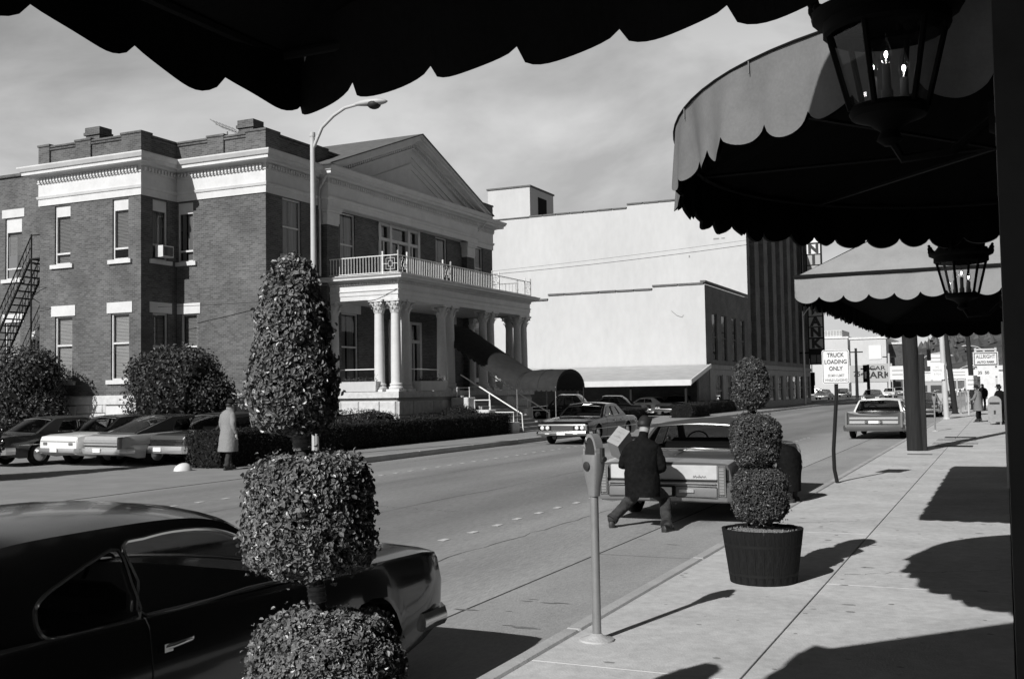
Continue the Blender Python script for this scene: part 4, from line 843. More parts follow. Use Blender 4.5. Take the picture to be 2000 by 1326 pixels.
pole('dark leaning wooden pole beside the pale steel pole', 1866, 808, .17, 13, 'wood_pole', -1.1); pole('farther dark wooden pole behind the waiting men', 1902, 800, .17, 14, 'wood_pole', -.6)
# street lamps
def streetlamp(label, x, y, h, arm, mat='steel_pale', z=.1, k=1.0):
    t = thing('street_lamp', label, 'street lamp', (x, y, z), group='cobra-head street lamps')
    m = MB(); m.cyl((0, 0, 0), (-.02, 0, h), .105*k, .07*k, 16); m.cyl((-.02, 0, h), (-.02, 0, h+.12), .085*k, .085*k, 12); P(m, 'pole', mat, t, 50)
    ax_, ay, az = arm; m = MB(); m.tube([(0, 0, h-.35), (ax_*.2, ay*.2, h+az*.3), (ax_*.45, ay*.45, h+az*.68), (ax_*.7, ay*.7, h+az*.92), (ax_, ay, h+az)], [.05*k]*5, 8); P(m, 'arm', mat, t, 50)
    d = Vector((ax_, ay, 0)).normalized(); s = Vector((-d.y, d.x, 0)); b = Vector((ax_, ay, h+az)); rg = []
    for q, w_, tp, bt in ((-.1, .05, .05, -.04), (.1, .12, .09, -.07), (.35, .17, .12, -.1), (.65, .16, .1, -.1), (.85, .09, .05, -.07), (.92, .03, .0, -.04)):
        c = b+d*q*k; rg.append([c+s*math.cos(a)*w_*k+Vector((0, 0, (tp if math.sin(a) > 0 else -bt)*math.sin(a)*k)) for a in [2*math.pi*j/14 for j in range(14)]])
    m = MB(); m.loft(rg, True, True); hd = P(m, 'head', mat, t, 60)
    m = MB(); c = b+d*.5*k-Vector((0, 0, .07*k)); m.sphere((c.x, c.y, c.z), (.2*k, .2*k, .13*k), 12, 8); P(m, 'lens', 'ink', hd, 60)
ph = at(745, 212, Y=26.6)
streetlamp('tall pale street lamp with curved arm in front of the brick mansion', -18.12, 25.65, 9.3, (1.5, .12, .8), z=.16)
p = at(1573, 790, z=.1); streetlamp('slender pale street lamp at the kerb beside the bank', p.x, p.y, 9.2, (2.2, .3, .9))
# ------------------------------------------------------------------ hedges and bushes
def blobs(mb_par, name, bl, n, size, mat, core=True):
    vs = []; fs = []; tot = sum(b[3]*b[4] for b in bl)
    for cx, cy, cz, rx, rz in bl:
        for _ in range(int(n*rx*rz/tot)):
            u = random.uniform(-.85, 1); a = random.uniform(0, 6.28); k = math.sqrt(max(0, 1-u*u)); nn = Vector((k*math.cos(a), k*math.sin(a), u)); f = 1-abs(random.gauss(0, .12))+random.choice((0, 0, .08))
            p = Vector((cx+rx*k*math.cos(a)*f, cy+rx*k*math.sin(a)*f, cz+rz*u*f)); q = (nn+Vector((random.gauss(0, .7), random.gauss(0, .7), random.gauss(0, .7)))).normalized()
            t = q.orthogonal(); t = (Matrix.Rotation(random.uniform(0, 6.28), 3, q) @ t).normalized(); b = q.cross(t); s = size*random.uniform(.6, 1.3); o = len(vs)
            vs += [tuple(p-t*s*.5), tuple(p+b*s*.3+q*s*.15), tuple(p+t*s*.5), tuple(p-b*s*.3+q*s*.15)]; fs += [(o, o+1, o+2), (o, o+2, o+3)]
    me = bpy.data.meshes.new(name); me.from_pydata(vs, [], fs); me.materials.append(MATS[mat]); o = link(name, me, mb_par); tag(o, kind='stuff')
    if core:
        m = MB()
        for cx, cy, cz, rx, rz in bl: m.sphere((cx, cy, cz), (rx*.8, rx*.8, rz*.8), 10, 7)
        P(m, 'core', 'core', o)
    return o
def bush(name, label, loc, bl, n, size, mat='leaf_bush', trunk=True):
    t = thing(name, label, 'bush', loc)
    if trunk: m = MB(); m.tube([(0, 0, -.05), (.03, .02, bl[0][2])], [.06, .03], 6); P(m, 'stem', 'bark', t)
    blobs(t, 'foliage', bl, n, size, mat)
def rb(w_, h, n, seed, d=1.0):
    rn = random.Random(seed); o = [(0, 0, h*.5, w_*.42, h*.5)]
    for k in range(n): a = rn.uniform(-1, 1); z = rn.uniform(.3, .8); o.append((a*w_*.36*(1.15-z*.5), rn.uniform(-.4, .4)*d, h*z, w_*.2*rn.uniform(.8, 1.25), h*.2*rn.uniform(.9, 1.2)))
    return o
p = at(345, 835, Y=29.9); bush('shrub', 'big dark rounded shrub against the mansion, behind the parked cars', (p.x, 29.9, .02), rb(4.3, 3.75, 14, 3), 15000, .13)
p = at(48, 835, Y=29.6); bush('shrub', 'dark shrub below the fire escape', (p.x, 29.6, .02), rb(3.6, 4.0, 14, 5), 14000, .13)
bush('conifer', 'dark conical evergreen at the edge of the car park', (-22.9, 17.5, .0), [(0, 0, .9, 1.15, .9), (0, 0, 1.8, .85, .9), (0, 0, 2.7, .55, .8), (0, 0, 3.5, .25, .6)], 12000, .1)
def hedge(label, x0, x1, y0, y1, z0, z1, n, size=.07, mat='leaf_hedge', rnd=False):
    t = thing('hedge', label, 'hedge', ((x0+x1)/2, (y0+y1)/2, z0), world=True)
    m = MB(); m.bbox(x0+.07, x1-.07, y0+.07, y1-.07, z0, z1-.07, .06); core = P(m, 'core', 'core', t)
    vs = []; fs = []; A = [(y1-y0)*(z1-z0)]*2+[(x1-x0)*(z1-z0)]*2+[(x1-x0)*(y1-y0)*1.2]
    for _ in range(n):
        k = random.choices(range(5), A)[0]; x, y, z = random.uniform(x0, x1), random.uniform(y0, y1), random.uniform(z0, z1); nn = Vector(((-1, 0, 0), (1, 0, 0), (0, -1, 0), (0, 1, 0), (0, 0, 1))[k])
        if k == 0: x = x0
        if k == 1: x = x1
        if k == 2: y = y0
        if k == 3: y = y1
        if k == 4: z = z1
        p = Vector((x, y, z))+nn*(random.gauss(0, .025)-.02+.03*math.sin(y*2.1+x)); q = (nn+Vector((random.gauss(0, .7), random.gauss(0, .7), random.gauss(0, .7)))).normalized()
        a = q.orthogonal(); a = (Matrix.Rotation(random.uniform(0, 6.28), 3, q) @ a).normalized(); b = q.cross(a); s = size*random.uniform(.6, 1.3); o = len(vs)
        vs += [tuple(p-a*s*.5), tuple(p+b*s*.3), tuple(p+a*s*.5), tuple(p-b*s*.3)]; fs += [(o, o+1, o+2, o+3)]
    off = OFF[t.name]; me = bpy.data.meshes.new('foliage'); me.from_pydata([(v[0]-off[0], v[1]-off[1], v[2]-off[2]) for v in vs], [], fs); me.materials.append(MATS[mat]); tag(link('foliage', me, t), kind='stuff')
hedge('long low clipped hedge along the far pavement before the mansion', -20.1, -18.95, 22.5, 40.9, .02, 1.0, 26000)
hedge('clipped hedge beyond the mansion steps', -20.1, -19.0, 46.0, 60.0, .02, .85, 9000)
hedge('short dark hedge across the street behind the man with the carton', -18.4, -17.0, 62.5, 66.8, .1, .95, 5000)
hedge('dark hedge at the foot of the low white-walled shop', -19.3, -18.3, 70, 80, .1, 1.0, 6000)
for i, (px, py, w_, h, lab) in enumerate(((900, 806, 2.2, 1.15, 'round clipped bush beside the mansion steps'), (828, 815, 2.0, .9, 'low round bush under the porch floor boxes'), (695, 815, 3.4, 1.15, 'loose spreading bush before the sunlit porch end'))):
    p = at(px, py, X=-20.9); bush('bush', lab, (-20.9, p.y, .08), rb(w_, h+.15, 6, i), 6000, .07, 'leaf_hedge' if i < 2 else 'leaf_bush', False)
RK = thing('painted_rock', 'whitewashed rock at the end of the long hedge', 'rock', (-19.5, 21.7, 0))
m = MB(); m.sphere((0, 0, .02), (.24, .24, .2), 12, 8); m.v = [(x*(1+.12*math.sin(y*9+z*5)), y, max(0, z*(1+.15*math.sin(x*8)))) for x, y, z in m.v]; P(m, 'stone', 'trim_dull', RK, 35)
p = at(1335, 804, z=.1); HY = thing('fire_hydrant', 'pale fire hydrant at the far kerb by the carport', 'hydrant', p); m = MB(); m.lathe([(.16, 0), (.16, .05), (.11, .07), (.11, .5), (.15, .52), (.15, .56), (.1, .66), (.03, .72), (.03, .76), (.001, .77)], 12); m.cyl((-.2, 0, .42), (.2, 0, .42), .06, n=8); P(m, 'body', 'trim', HY, 40)
# overhead wires
def wire(label, a, b, sag, r=.012, n=14):
    a, b = Vector(a), Vector(b); m = MB(); m.tube([a.lerp(b, k/n)-Vector((0, 0, sag*4*(k/n)*(1-k/n))) for k in range(n+1)], r, 4); o = m.build('overhead_wire', 'black_iron'); tag(o, label, 'wire', 'overhead service wires')
wire('upper service wire crossing the blank white wall', at(940, 532, Y=74.5), at(1760, 425, Y=74.5), .2, .012); wire('lower twisted service wire crossing the blank white wall', at(940, 538, Y=74.5), at(1760, 432, Y=74.5), .3, .02)
wire('service wire strung along the mansion side wall', (-35.6, 30.9, 6.45), (-22, 36.6, 6.35), .12, .014); wire('second service wire lower on the mansion side wall', (-35.6, 30.95, 5.6), (-25.4, 32.9, 5.5), .1, .012)
# cellar hatches and marks in the near pavement
HT = thing('cellar_hatch', 'row of dark iron cellar hatches let into the near pavement', 'hatch', (-1.6, 35, .15), world=True)
for x0, x1, y0, y1 in ((-1.9, -.95, 38.3, 39.1), (-2.05, -.9, 36.2, 37.6), (-2.05, -.8, 34.1, 35.4), (-1.9, -.9, 32.9, 33.7)): m = MB(); m.box(x0, x1, y0, y1, .14, .157); P(m, 'lid', 'black_iron' if y0 > 38 or y0 < 33 else 'asphalt', HT)
m = MB(); m.box(-2.35, -1.75, 29.2, 29.4, .14, .156); tag(P(m, 'drain_cover', 'black_iron', m and thing('drain', 'narrow iron drain cover at the foot of the wooden pole', 'drain', (-2, 29.3, .15), world=True)))
# ------------------------------------------------------------------ cars (local frame: +y is the nose, ground at z = 0)
gm('paint_black', .006, .18, .3, coat=.45); gm('paint_dark', .018, .25, .4, coat=.55); gm('paint_grey', .085, .3, .5, coat=.8, ns=4, na=.06); gm('paint_silver', .36, .3, .5, coat=.7, ns=3, na=.06); gm('paint_white', .72, .35, .5, coat=.6); gm('paint_mid', .07, .28, .5, coat=.9)
gm('vinyl', .03, .7, .3, bs=80, ba=.3); gm('upholstery', .03, .7, .3); gm('tail_red', .16, .3, .5, coat=.5); gm('lens_white', .8, .15, .6, coat=1); gm('plate', .78, .5, .3); gm('satin', .62, .3, .5, metal=.7, ns=20, na=.08)
WHEEL = {}
def wheel_mesh(r):
    if r not in WHEEL:
        m = MB(); Mx = Matrix.Rotation(R(90), 3, 'Y'); wd = .095
        m.lathe([(r*.62, -wd), (r*.85, -wd*1.08), (r*.97, -wd*.85), (r, -wd*.5), (r, wd*.5), (r*.97, wd*.85), (r*.85, wd*1.08), (r*.62, wd)], 28, M=Mx); ty = m.mesh('tyre', 50)
        m = MB(); m.lathe([(r*.64, wd*.9), (r*.6, wd*.7), (r*.5, wd*.75), (r*.42, wd*.95), (r*.2, wd*1.15), (.001, wd*1.25)], 24, M=Mx); m.lathe([(r*.62, -wd), (.001, -wd)], 20, M=Mx); rm = m.mesh('satin', 50); WHEEL[r] = (ty, rm)
    return WHEEL[r]
def section(S, y):
    q = S['prof']; ys_ = [a[0] for a in q]; ze = lerp(ys_, [a[1] for a in q], y); zc = lerp(ys_, [a[2] for a in q], y); h = S['W']/2*lerp(ys_, [a[3] for a in q], y)
    zb = lerp([-S['L']/2, -S['L']/2+.5, S['L']/2-.5, S['L']/2], [S.get('zr', .36), .24, .24, S.get('zf', .34)], y)
    cr = S.get('crease', .62); p = [(0, zb+.04), (.8*h, zb+.03), (.955*h, zb), (.99*h, zb+.28*(ze-zb)), (h, zb+cr*(ze-zb)), (.975*h, ze-.05), (.95*h, ze-.012), (.90*h, ze), (.80*h, ze+(zc-ze)*.35), (.45*h, ze+(zc-ze)*.85), (0, zc)]
    for wy in S['wheels']:
        dy = abs(y-wy); ra = S['ra']
        if dy < ra:
            za = S['wr']+math.sqrt(max(0, ra*ra-dy*dy))*.98
            p = [(x, max(z, za-(.0 if i < 3 else 0))) if i < 5 else (x, z) for i, (x, z) in enumerate(p)]
            if p[4][1] > p[5][1]-.02: p[4] = (p[4][0], min(p[4][1], p[5][1]-.02))
    return p
def fill_sheet(outer, holes):
    bm = bmesh.new()
    for loop in [outer]+holes:
        vs = [bm.verts.new((a, b, 0)) for a, b in loop]
        for i in range(len(vs)): bm.edges.new((vs[i], vs[(i+1) % len(vs)]))
    bmesh.ops.triangle_fill(bm, use_beauty=True, use_dissolve=False, edges=bm.edges[:]); bm.verts.index_update()
    v = [(a.co.x, a.co.y) for a in bm.verts]; f = [tuple(q.index for q in t.verts) for t in bm.faces]; bm.free(); return v, f
def smoothpts(pts, n=4, closed=False):
    o = []; m = len(pts); rng = range(m if closed else m-1)
    g = (lambda i: pts[i % m]) if closed else (lambda i: pts[max(0, min(m-1, i))])
    for i in rng:
        a, b, c, d = [Vector(g(i+k)).to_2d() for k in (-1, 0, 1, 2)]
        for k in range(n): t = k/n; o.append(tuple(.5*((2*b)+(c-a)*t+(2*a-5*b+4*c-d)*t*t+(3*b-a-3*c+d)*t**3)))
    if not closed: o.append(tuple(pts[-1]))
    return o
def make_car(label, S, loc, rz, group=None, name='car', cat='car'):
    t = thing(name, label, cat, loc, rz, group); Lh = S['L']/2; det = S.get('det', 2); paint = S['paint']; roofm = S.get('roofm', paint)
    # lower body
    yy = {-Lh, Lh, *[a[0] for a in S['prof']]}
    for wy in S['wheels']:
        for k in (-1.001, -.999, -.93, -.8, -.6, -.35, 0, .35, .6, .8, .93, .999, 1.001): yy.add(wy+k*S['ra'])
    k = -Lh
    while k < Lh: yy.add(round(k, 3)); k += .25
    yy = sorted(y for y in yy if -Lh <= y <= Lh); yl = [yy[0]]
    for y in yy[1:]:
        if y-yl[-1] > .0015: yl.append(y)
    m = MB(); rings = []
    for y in yl: h = section(S, y); rings.append([(x, y, z) for x, z in h]+[(-x, y, z) for x, z in h[-2:0:-1]])
    m.loft(rings, True, True); nring = len(rings[0]); g0, g1 = S['rail'][-1][0]+.12, S['rail'][0][0]-.12
    for fi in range(len(m.f)-2):
        i, j = divmod(fi, nring)
        if 7 <= j <= 12 and yl[i] >= g0 and yl[i+1] <= g1: m.m[fi] = 1
    body = P(m, 'body', [paint, 'upholstery'], t, 28)
    # glasshouse
    belt = S['belt']; hwb = S['W']/2*S.get('gw', .9); tum = S.get('tum', .34); xs = lambda z: hwb-tum*max(0, z-belt)-S.get('tc', .0)*max(0, z-belt)**2
    rail = smoothpts(S['rail'], 5); fr = [-1, -.9, -.7, -.35, 0, .35, .7, .9, 1]; rw, gl_f, gl_r = MB(), MB(), MB(); rings = []
    for (y, z) in rail:
        f = lerp([S['rg']-.3, S['rg']+.25, S['ws']-.25, S['ws']+.3], [-1, 0, 0, 1], y); x = xs(z); hz = max(0., min(1., (z-belt)/(S['H']-belt)))
        rings.append([(x*a, y+(S.get('bow', .13)*f*(1-a*a)), z+S.get('crown', .06)*(1-a*a)*(.25+.75*hz)) for a in fr])
    for i in range(len(rail)-1):
        ym = (rail[i][0]+rail[i+1][0])/2
        for j in range(8):
            tgt = rw
            if 1 <= j <= 6: tgt = gl_f if ym > S['ws'] else gl_r if ym < S['rg'] else rw
            tgt.add([rings[i][j], rings[i][j+1], rings[i+1][j+1], rings[i+1][j]], [(0, 1, 2, 3)])
    roof = P(rw, 'roof', roofm, t, 40); P(gl_f, 'windscreen', 'carglass', t, 60); P(gl_r, 'rear_window', 'carglass', t, 60)
    outer = [(a[0], a[1]) for a in rail]
    if outer[0][1] > belt-.02: outer = [(outer[0][0]+.02, belt-.05)]+outer
    outer = outer+[(outer[-1][0], belt-.06)]
    wins = [smoothpts(q, 3, True) if S.get('round') else q for q in S['wins']]
    v, f = fill_sheet(outer, wins)
    for s in (1, -1): m = MB(); m.add([(s*xs(z), y, z) for y, z in v], f if s > 0 else [q[::-1] for q in f]); P(m, 'pillars', roofm, t, 30)
    for s in (1, -1):
        for q in wins:
            v2, f2 = fill_sheet(q, []); m = MB(); m.add([(s*(xs(z)-.012), y, z) for y, z in v2], f2); wn = P(m, 'side_window', 'carglass', t)
            if det > 0: m = MB(); m.tube([(s*(xs(z)+.002), y, z) for y, z in q], .009 if det > 1 else .012, 5, True); P(m, 'trim', 'chrome', wn, 60)
    if det > 0:
        for q in ('ws', 'rg'):
            ids = [i for i, (y, z) in enumerate(rail) if (y > S['ws'] if q == 'ws' else y < S['rg'])]
            if len(ids) > 1:
                a, b = ids[0], ids[-1]; path = [rings[a][j] for j in range(1, 8)]+[rings[i][7] for i in ids[1:]]+[rings[b][j] for j in range(6, 0, -1)]+[rings[i][1] for i in ids[-2:0:-1]]
                m = MB(); m.tube([(x, y, z+.004) for x, y, z in path], .012, 5, True); P(m, 'trim', 'chrome', roof, 60)
    # wheels
    ty, rm = wheel_mesh(S['wr'])
    for wy in S['wheels']:
        for s in (1, -1): wl = link('wheel', ty, t, (s*(S['W']/2-.14), wy, S['wr']), (0, 0, 0 if s > 0 else math.pi)); link('rim', rm, wl)
    # seats
    if det > 0:
        for y, zt in ((S['rg']+.25, belt+.1), ((S['rg']+S['ws'])/2+.1, belt+.14)):
            m = MB(); m.bbox(-hwb*.8, hwb*.8, y-.1, y+.12, belt-.12, zt, .05); P(m, 'seat', 'upholstery', t, 40)
        m = MB(); n = 18; m.tube([(-.38+.19*math.cos(2*math.pi*k/n), S['ws']-.05+.06*math.sin(2*math.pi*k/n), belt+.06+.16*math.sin(2*math.pi*k/n)) for k in range(n)], .013, 6, True); P(m, 'steering_wheel', 'upholstery', t)
    # seams, handles, side trim
    if det > 0:
        for s in (1, -1):
            for ys_ in S.get('seams', ()):
                h = section(S, ys_); m = MB(); m.tube([(s*(x+.0005), ys_, z) for x, z in h[2:8]], .004, 4); P(m, 'door_seam', 'rubber', body)
            for yh, zh in S.get('handles', ()):
                h = section(S, yh); x = s*(lerp([q[1] for q in h[3:7]], [q[0] for q in h[3:7]], zh)+.012); m = MB(); m.tube([(x, yh-.09, zh), (x+s*.018, yh-.05, zh+.004), (x+s*.018, yh+.07, zh+.008), (x, yh+.1, zh+.008)], [.014, .012, .011, .009], 6); m.box(x-.012, x+.012, yh-.1, yh-.045, zh-.022, zh+.016); P(m, 'door_handle', 'chrome', body, 60)
            if S.get('strip'):
                zs = S['strip']; m = MB(); pts = []
                for y in [a for a in yl if abs(a) < Lh-.1]:
                    h = section(S, y); pts.append((s*(lerp([q[1] for q in h[3:7]], [q[0] for q in h[3:7]], zs)+.004), y, zs))
                m.tube(pts, .009, 5); P(m, 'side_trim', 'chrome', body, 60)
        m = MB(); s = -1; m.tube([(-hwb-.02, S['ws']+.18, belt+.0), (-hwb-.1, S['ws']+.2, belt+.07)], .012, 5); m.sphere((-hwb-.12, S['ws']+.2, belt+.09), (.055, .035, .045), 8, 6); P(m, 'mirror', 'chrome', t, 60)
    return t, body
def bumper(t, y, hw, z0, z1, d, sg, mat='chrome', wrap=.35, name='bumper'):
    plan = [(-hw, y-sg*wrap), (-hw, y-sg*.05), (-hw*.93, y+sg*.02), (-hw*.5, y+sg*.06), (0, y+sg*.075), (hw*.5, y+sg*.06), (hw*.93, y+sg*.02), (hw, y-sg*.05), (hw, y-sg*wrap)]
    m = MB(); rg = []; h = z1-z0
    for i, p in enumerate(plan):
        a, b = Vector(plan[max(0, i-1)]), Vector(plan[min(8, i+1)]); dd = (b-a).normalized(); n = Vector((dd.y, -dd.x))*(-sg); n = n if True else n
        if n.y*sg < 0 and abs(n.x) < .9: n = -n
        if abs(n.x) >= .9: n = Vector((sgn(p[0]), 0))
        q = Vector(p); rg.append([(*(q-n*.03), z0), (*(q+n*d*.6), z0+.0), (*(q+n*d), z0+.25*h), (*(q+n*d*1.05), z0+.55*h), (*(q+n*d*.7), z1), (*(q-n*.03), z1)])
    m.loft(rg, True, True); return P(m, name, mat, t, 35)
def bx(t, name, mat, x0, x1, y0, y1, z0, z1, b=.006, mirror=False):
    for s in ((1, -1) if mirror else (1,)):
        m = MB(); a, c = sorted((s*x0, s*x1)); m.bbox(a, c, min(y0, y1), max(y0, y1), z0, z1, b); o = P(m, name, mat, t)
    return o
def headlights(t, y, xs_, z, r=.085):
    for x in xs_:
        for s in (1, -1):
            m = MB(); Mx = Matrix.Rotation(R(-90), 3, 'X'); m.lathe([(r*1.12, 0), (r*1.12, .03), (r, .035)], 18, (s*x, y, z), Mx); h = P(m, 'headlight', 'chrome', t, 40); m = MB(); m.lathe([(r, .02), (r*.7, .04), (.001, .05)], 18, (s*x, y, z), Mx); P(m, 'lens', 'lens_white', h, 60)
# --- shape sheets
def sedan(paint, L_=5.4, W_=1.98, H_=1.40, roofm=None, det=1, fast=False, **k):
    h = L_/2; b = k.pop('belt', .93)
    S = dict(L=L_, W=W_, H=H_, paint=paint, wheels=(-h*.56, h*.62), wr=.345, ra=.40, belt=b, tum=.36, crown=.06, det=det,
             prof=[(-h, .78, .80, .94), (-h+.04, .84, .86, .965), (-h+.3, b-.04, b-.03, .985), (-h*.38, b, b+.02, 1), (h*.35, b, b+.03, 1), (h-.5, b-.07, b-.05, .985), (h-.06, .80, .83, .965), (h, .76, .78, .94)],
             rail=[(h*.36, b), (h*.12, H_-.06), (h*-.02, H_-.01), (-h*.26, H_-.02), (-h*.36, H_-.08), (-h*.58 if not fast else -h*.8, b)], ws=h*.12, rg=-h*.34,
             wins=[[(h*.27, b+.04), (h*.105, H_-.12), (-.04*h, H_-.09), (-.05*h, b+.03)], [(-.075*h, b+.03), (-.065*h, H_-.09), (-h*.25, H_-.11), (-h*.33, b+.04)]], seams=(h*.30, -h*.06, -h*.33), handles=((h*.02, .80), (-h*.27, .80)), strip=.62)
    if roofm: S['roofm'] = roofm
    S.update(k); return S
# 1. the black coupe at the kerb
Sx = dict(L=4.82, W=1.82, H=1.395, paint='paint_black', wheels=(-1.35, 1.42), wr=.33, ra=.375, belt=.945, tum=.36, tc=.15, crown=.075, det=2, round=True, gw=.93, bow=.16, zr=.4, zf=.36, crease=.66,
     prof=[(-2.41, .80, .82, .93), (-2.36, .88, .90, .96), (-2.1, .95, .96, .98), (-1.2, .97, .98, 1), (.0, .945, .96, 1), (.75, .93, .955, 1), (1.6, .905, .945, .995), (2.15, .885, .93, .975), (2.34, .86, .90, .955), (2.40, .80, .84, .93), (2.41, .70, .74, .91)],
     rail=[(.95, .93), (.60, 1.10), (.36, 1.25), (.18, 1.315), (-.1, 1.345), (-.6, 1.35), (-1.1, 1.335), (-1.4, 1.26), (-1.7, 1.13), (-2.05, .965)], ws=.27, rg=-1.35,
     wins=[[(-.99, 1.08), (-1.0, 1.0), (-.94, .955), (-.7, .945), (-.46, .945), (-.45, 1.1), (-.47, 1.25), (-.62, 1.225), (-.8, 1.17), (-.93, 1.125)], [(-.41, .945), (.3, .95), (.78, .955), (.47, 1.13), (.33, 1.215), (.14, 1.27), (-.1, 1.288), (-.3, 1.28), (-.43, 1.262), (-.41, 1.1)]],
     seams=(.86, -.44), handles=((-.28, .80),))
D1, db = make_car('black two-door coupe parked at the kerb behind the large topiary', Sx, (-4.46, 4.2, 0), 0, 'cars parked along the near kerb')
bumper(D1, 2.41, .86, .36, .48, .05, 1); bumper(D1, -2.41, .86, .40, .54, .05, -1)
m = MB(); m.prism([(a, b) for a, b in roundrect(.72, .11, .04)], 2.40, 2.425, 'y'); m.v = [(x, y, z+.63) for x, y, z in m.v]; P(m, 'grille', 'dark', D1); headlights(D1, 2.405, (.6,), .64, .09)
m = MB(); m.cyl((.78, 1.02, .93), (.78, 1.0, 1.85), .004, .002, 5); m.lathe([(.028, 0), (.02, .02), (.006, .05)], 10, (.78, 1.02, .925)); P(m, 'aerial', 'chrome', D1)
# 2. the big grey saloon with the man at its boot
gm('vinyl_grey', .045, .75, .3, bs=80, ba=.3)
Sx = sedan('paint_grey', 5.8, 2.02, 1.42, 'vinyl_grey', det=2, belt=.97, wheels=(-1.6, 1.75), wr=.35, ra=.41, crease=.7, gw=.86, bow=.1,
     prof=[(-2.9, .84, .855, .985), (-2.87, .865, .885, .99), (-2.5, .90, .93, .995), (-1.35, .95, .985, 1), (0, .96, .98, 1), (1.2, .96, .99, 1), (2.4, .92, .97, .99), (2.85, .86, .9, .97), (2.9, .8, .84, .95)],
     rail=[(1.15, .97), (.5, 1.34), (.2, 1.375), (-.5, 1.37), (-.86, 1.31), (-1.42, .985)], ws=.52, rg=-.84, wins=[[(.98, 1.01), (.5, 1.30), (.02, 1.315), (0, 1.0)], [(-.06, 1.0), (-.04, 1.315), (-.5, 1.30), (-.62, 1.02)]], seams=(1.0, -.02, -.75), handles=((.1, .84), (-.62, .84)), strip=.5, zr=.32)
GK = 'cars parked along the near kerb'
D2, db2 = make_car('big grey saloon with bright boot panel and full-width tail bumper at the near kerb', Sx, (-4.55, 17.93, 0), 0, GK)
yr_ = -2.9
gm('bright_panel', .5, .35, .5, metal=.15, ns=5, na=.12); gm('bumper_grey', .22, .3, .5, metal=.3, ns=6, na=.1)
bx(D2, 'boot_panel', 'bright_panel', -.80, .80, yr_-.02, yr_+.02, .635, .845, .012)
m = MB(); m.box(-.98, .98, yr_-.012, yr_+.01, .615, .632); P(m, 'boot_seam', 'rubber', D2)
m = MB(); n = 10; rg = []
for z, e, w_ in ((.315, -.02, .95), (.34, .05, .985), (.40, .075, 1.0), (.52, .075, 1.0), (.60, .06, .995), (.612, .0, .98)):
    rg.append([(-w_, yr_+.5, z), (-w_*1.0, yr_+.02-e*.4, z), (-w_*.95, yr_-e*.9, z), (-.5, yr_-e-.015, z), (0, yr_-e-.02, z), (.5, yr_-e-.015, z), (w_*.95, yr_-e*.9, z), (w_, yr_+.02-e*.4, z), (w_, yr_+.5, z)])
m.loft(rg, False); bp_ = P(m, 'bumper', 'bumper_grey', D2, 30)
for x0, x1, z0, z1, nm, mt in ((-.80, .80, .585, .602, 'groove', 'satin'), (.26, .48, .46, .51, 'reversing_lamp', 'satin'), (-.48, -.26, .46, .51, 'reversing_lamp', 'satin')): bx(bp_, nm, mt, x0, x1, yr_-.115, yr_-.08, z0, z1)
for x0 in (-.80, .22):
    q = [(x0+.29+a, .475+b) for a, b in roundrect(.30, .075, .02)]; m = MB(); m.tube([(x, yr_-.098, z) for x, z in q], .005, 5, True); P(m, 'panel_edge', 'rubber', bp_)
bx(bp_, 'plate_recess', 'dark', -.2, .2, yr_-.105, yr_-.06, .40, .56, .01); bx(bp_, 'number_plate', 'plate', -.155, .155, yr_-.112, yr_-.10, .42, .535)
for s in (1, -1):
    m = MB(); a, c = sorted((s*.835, s*.925)); m.bbox(a, c, yr_-.095, yr_, .43, .83, .012); tl = P(m, 'tail_light', 'tail_red', D2)
    for k in range(9): m = MB(); m.box(a+.012, c-.012, yr_-.102, yr_-.09, .452+k*.042, .458+k*.042); P(m, 'bar', 'satin', tl)
    m = MB(); m.tube([(x, yr_-.094, z) for x, z in ((a-.008, .42), (c+.008, .42), (c+.008, .84), (a-.008, .84))], .009, 5, True); P(m, 'bezel', 'chrome', tl)
m = MB(); random.seed(3); x = .45
for k in range(7): w_ = random.uniform(.02, .035); m.tube([(x, yr_-.024, .665), (x+w_*.5, yr_-.024, .665+random.uniform(.015, .05)), (x+w_, yr_-.024, .668)], .004, 4); x += w_
P(m, 'script_badge', 'ink', D2)
m = MB(); m.tube([(0, yr_+.03, .872), (0, -2.2, .945), (0, -1.5, .995)], .006, 5); P(m, 'boot_crease', 'chrome', D2)
m = MB(); m.tube([(-.86, -1.5, .972), (.0, -1.56, 1.0), (.86, -1.5, .972)], .01, 5); P(m, 'trim', 'chrome', D2)
bumper(D2, 2.9, .96, .36, .55, .05, 1)
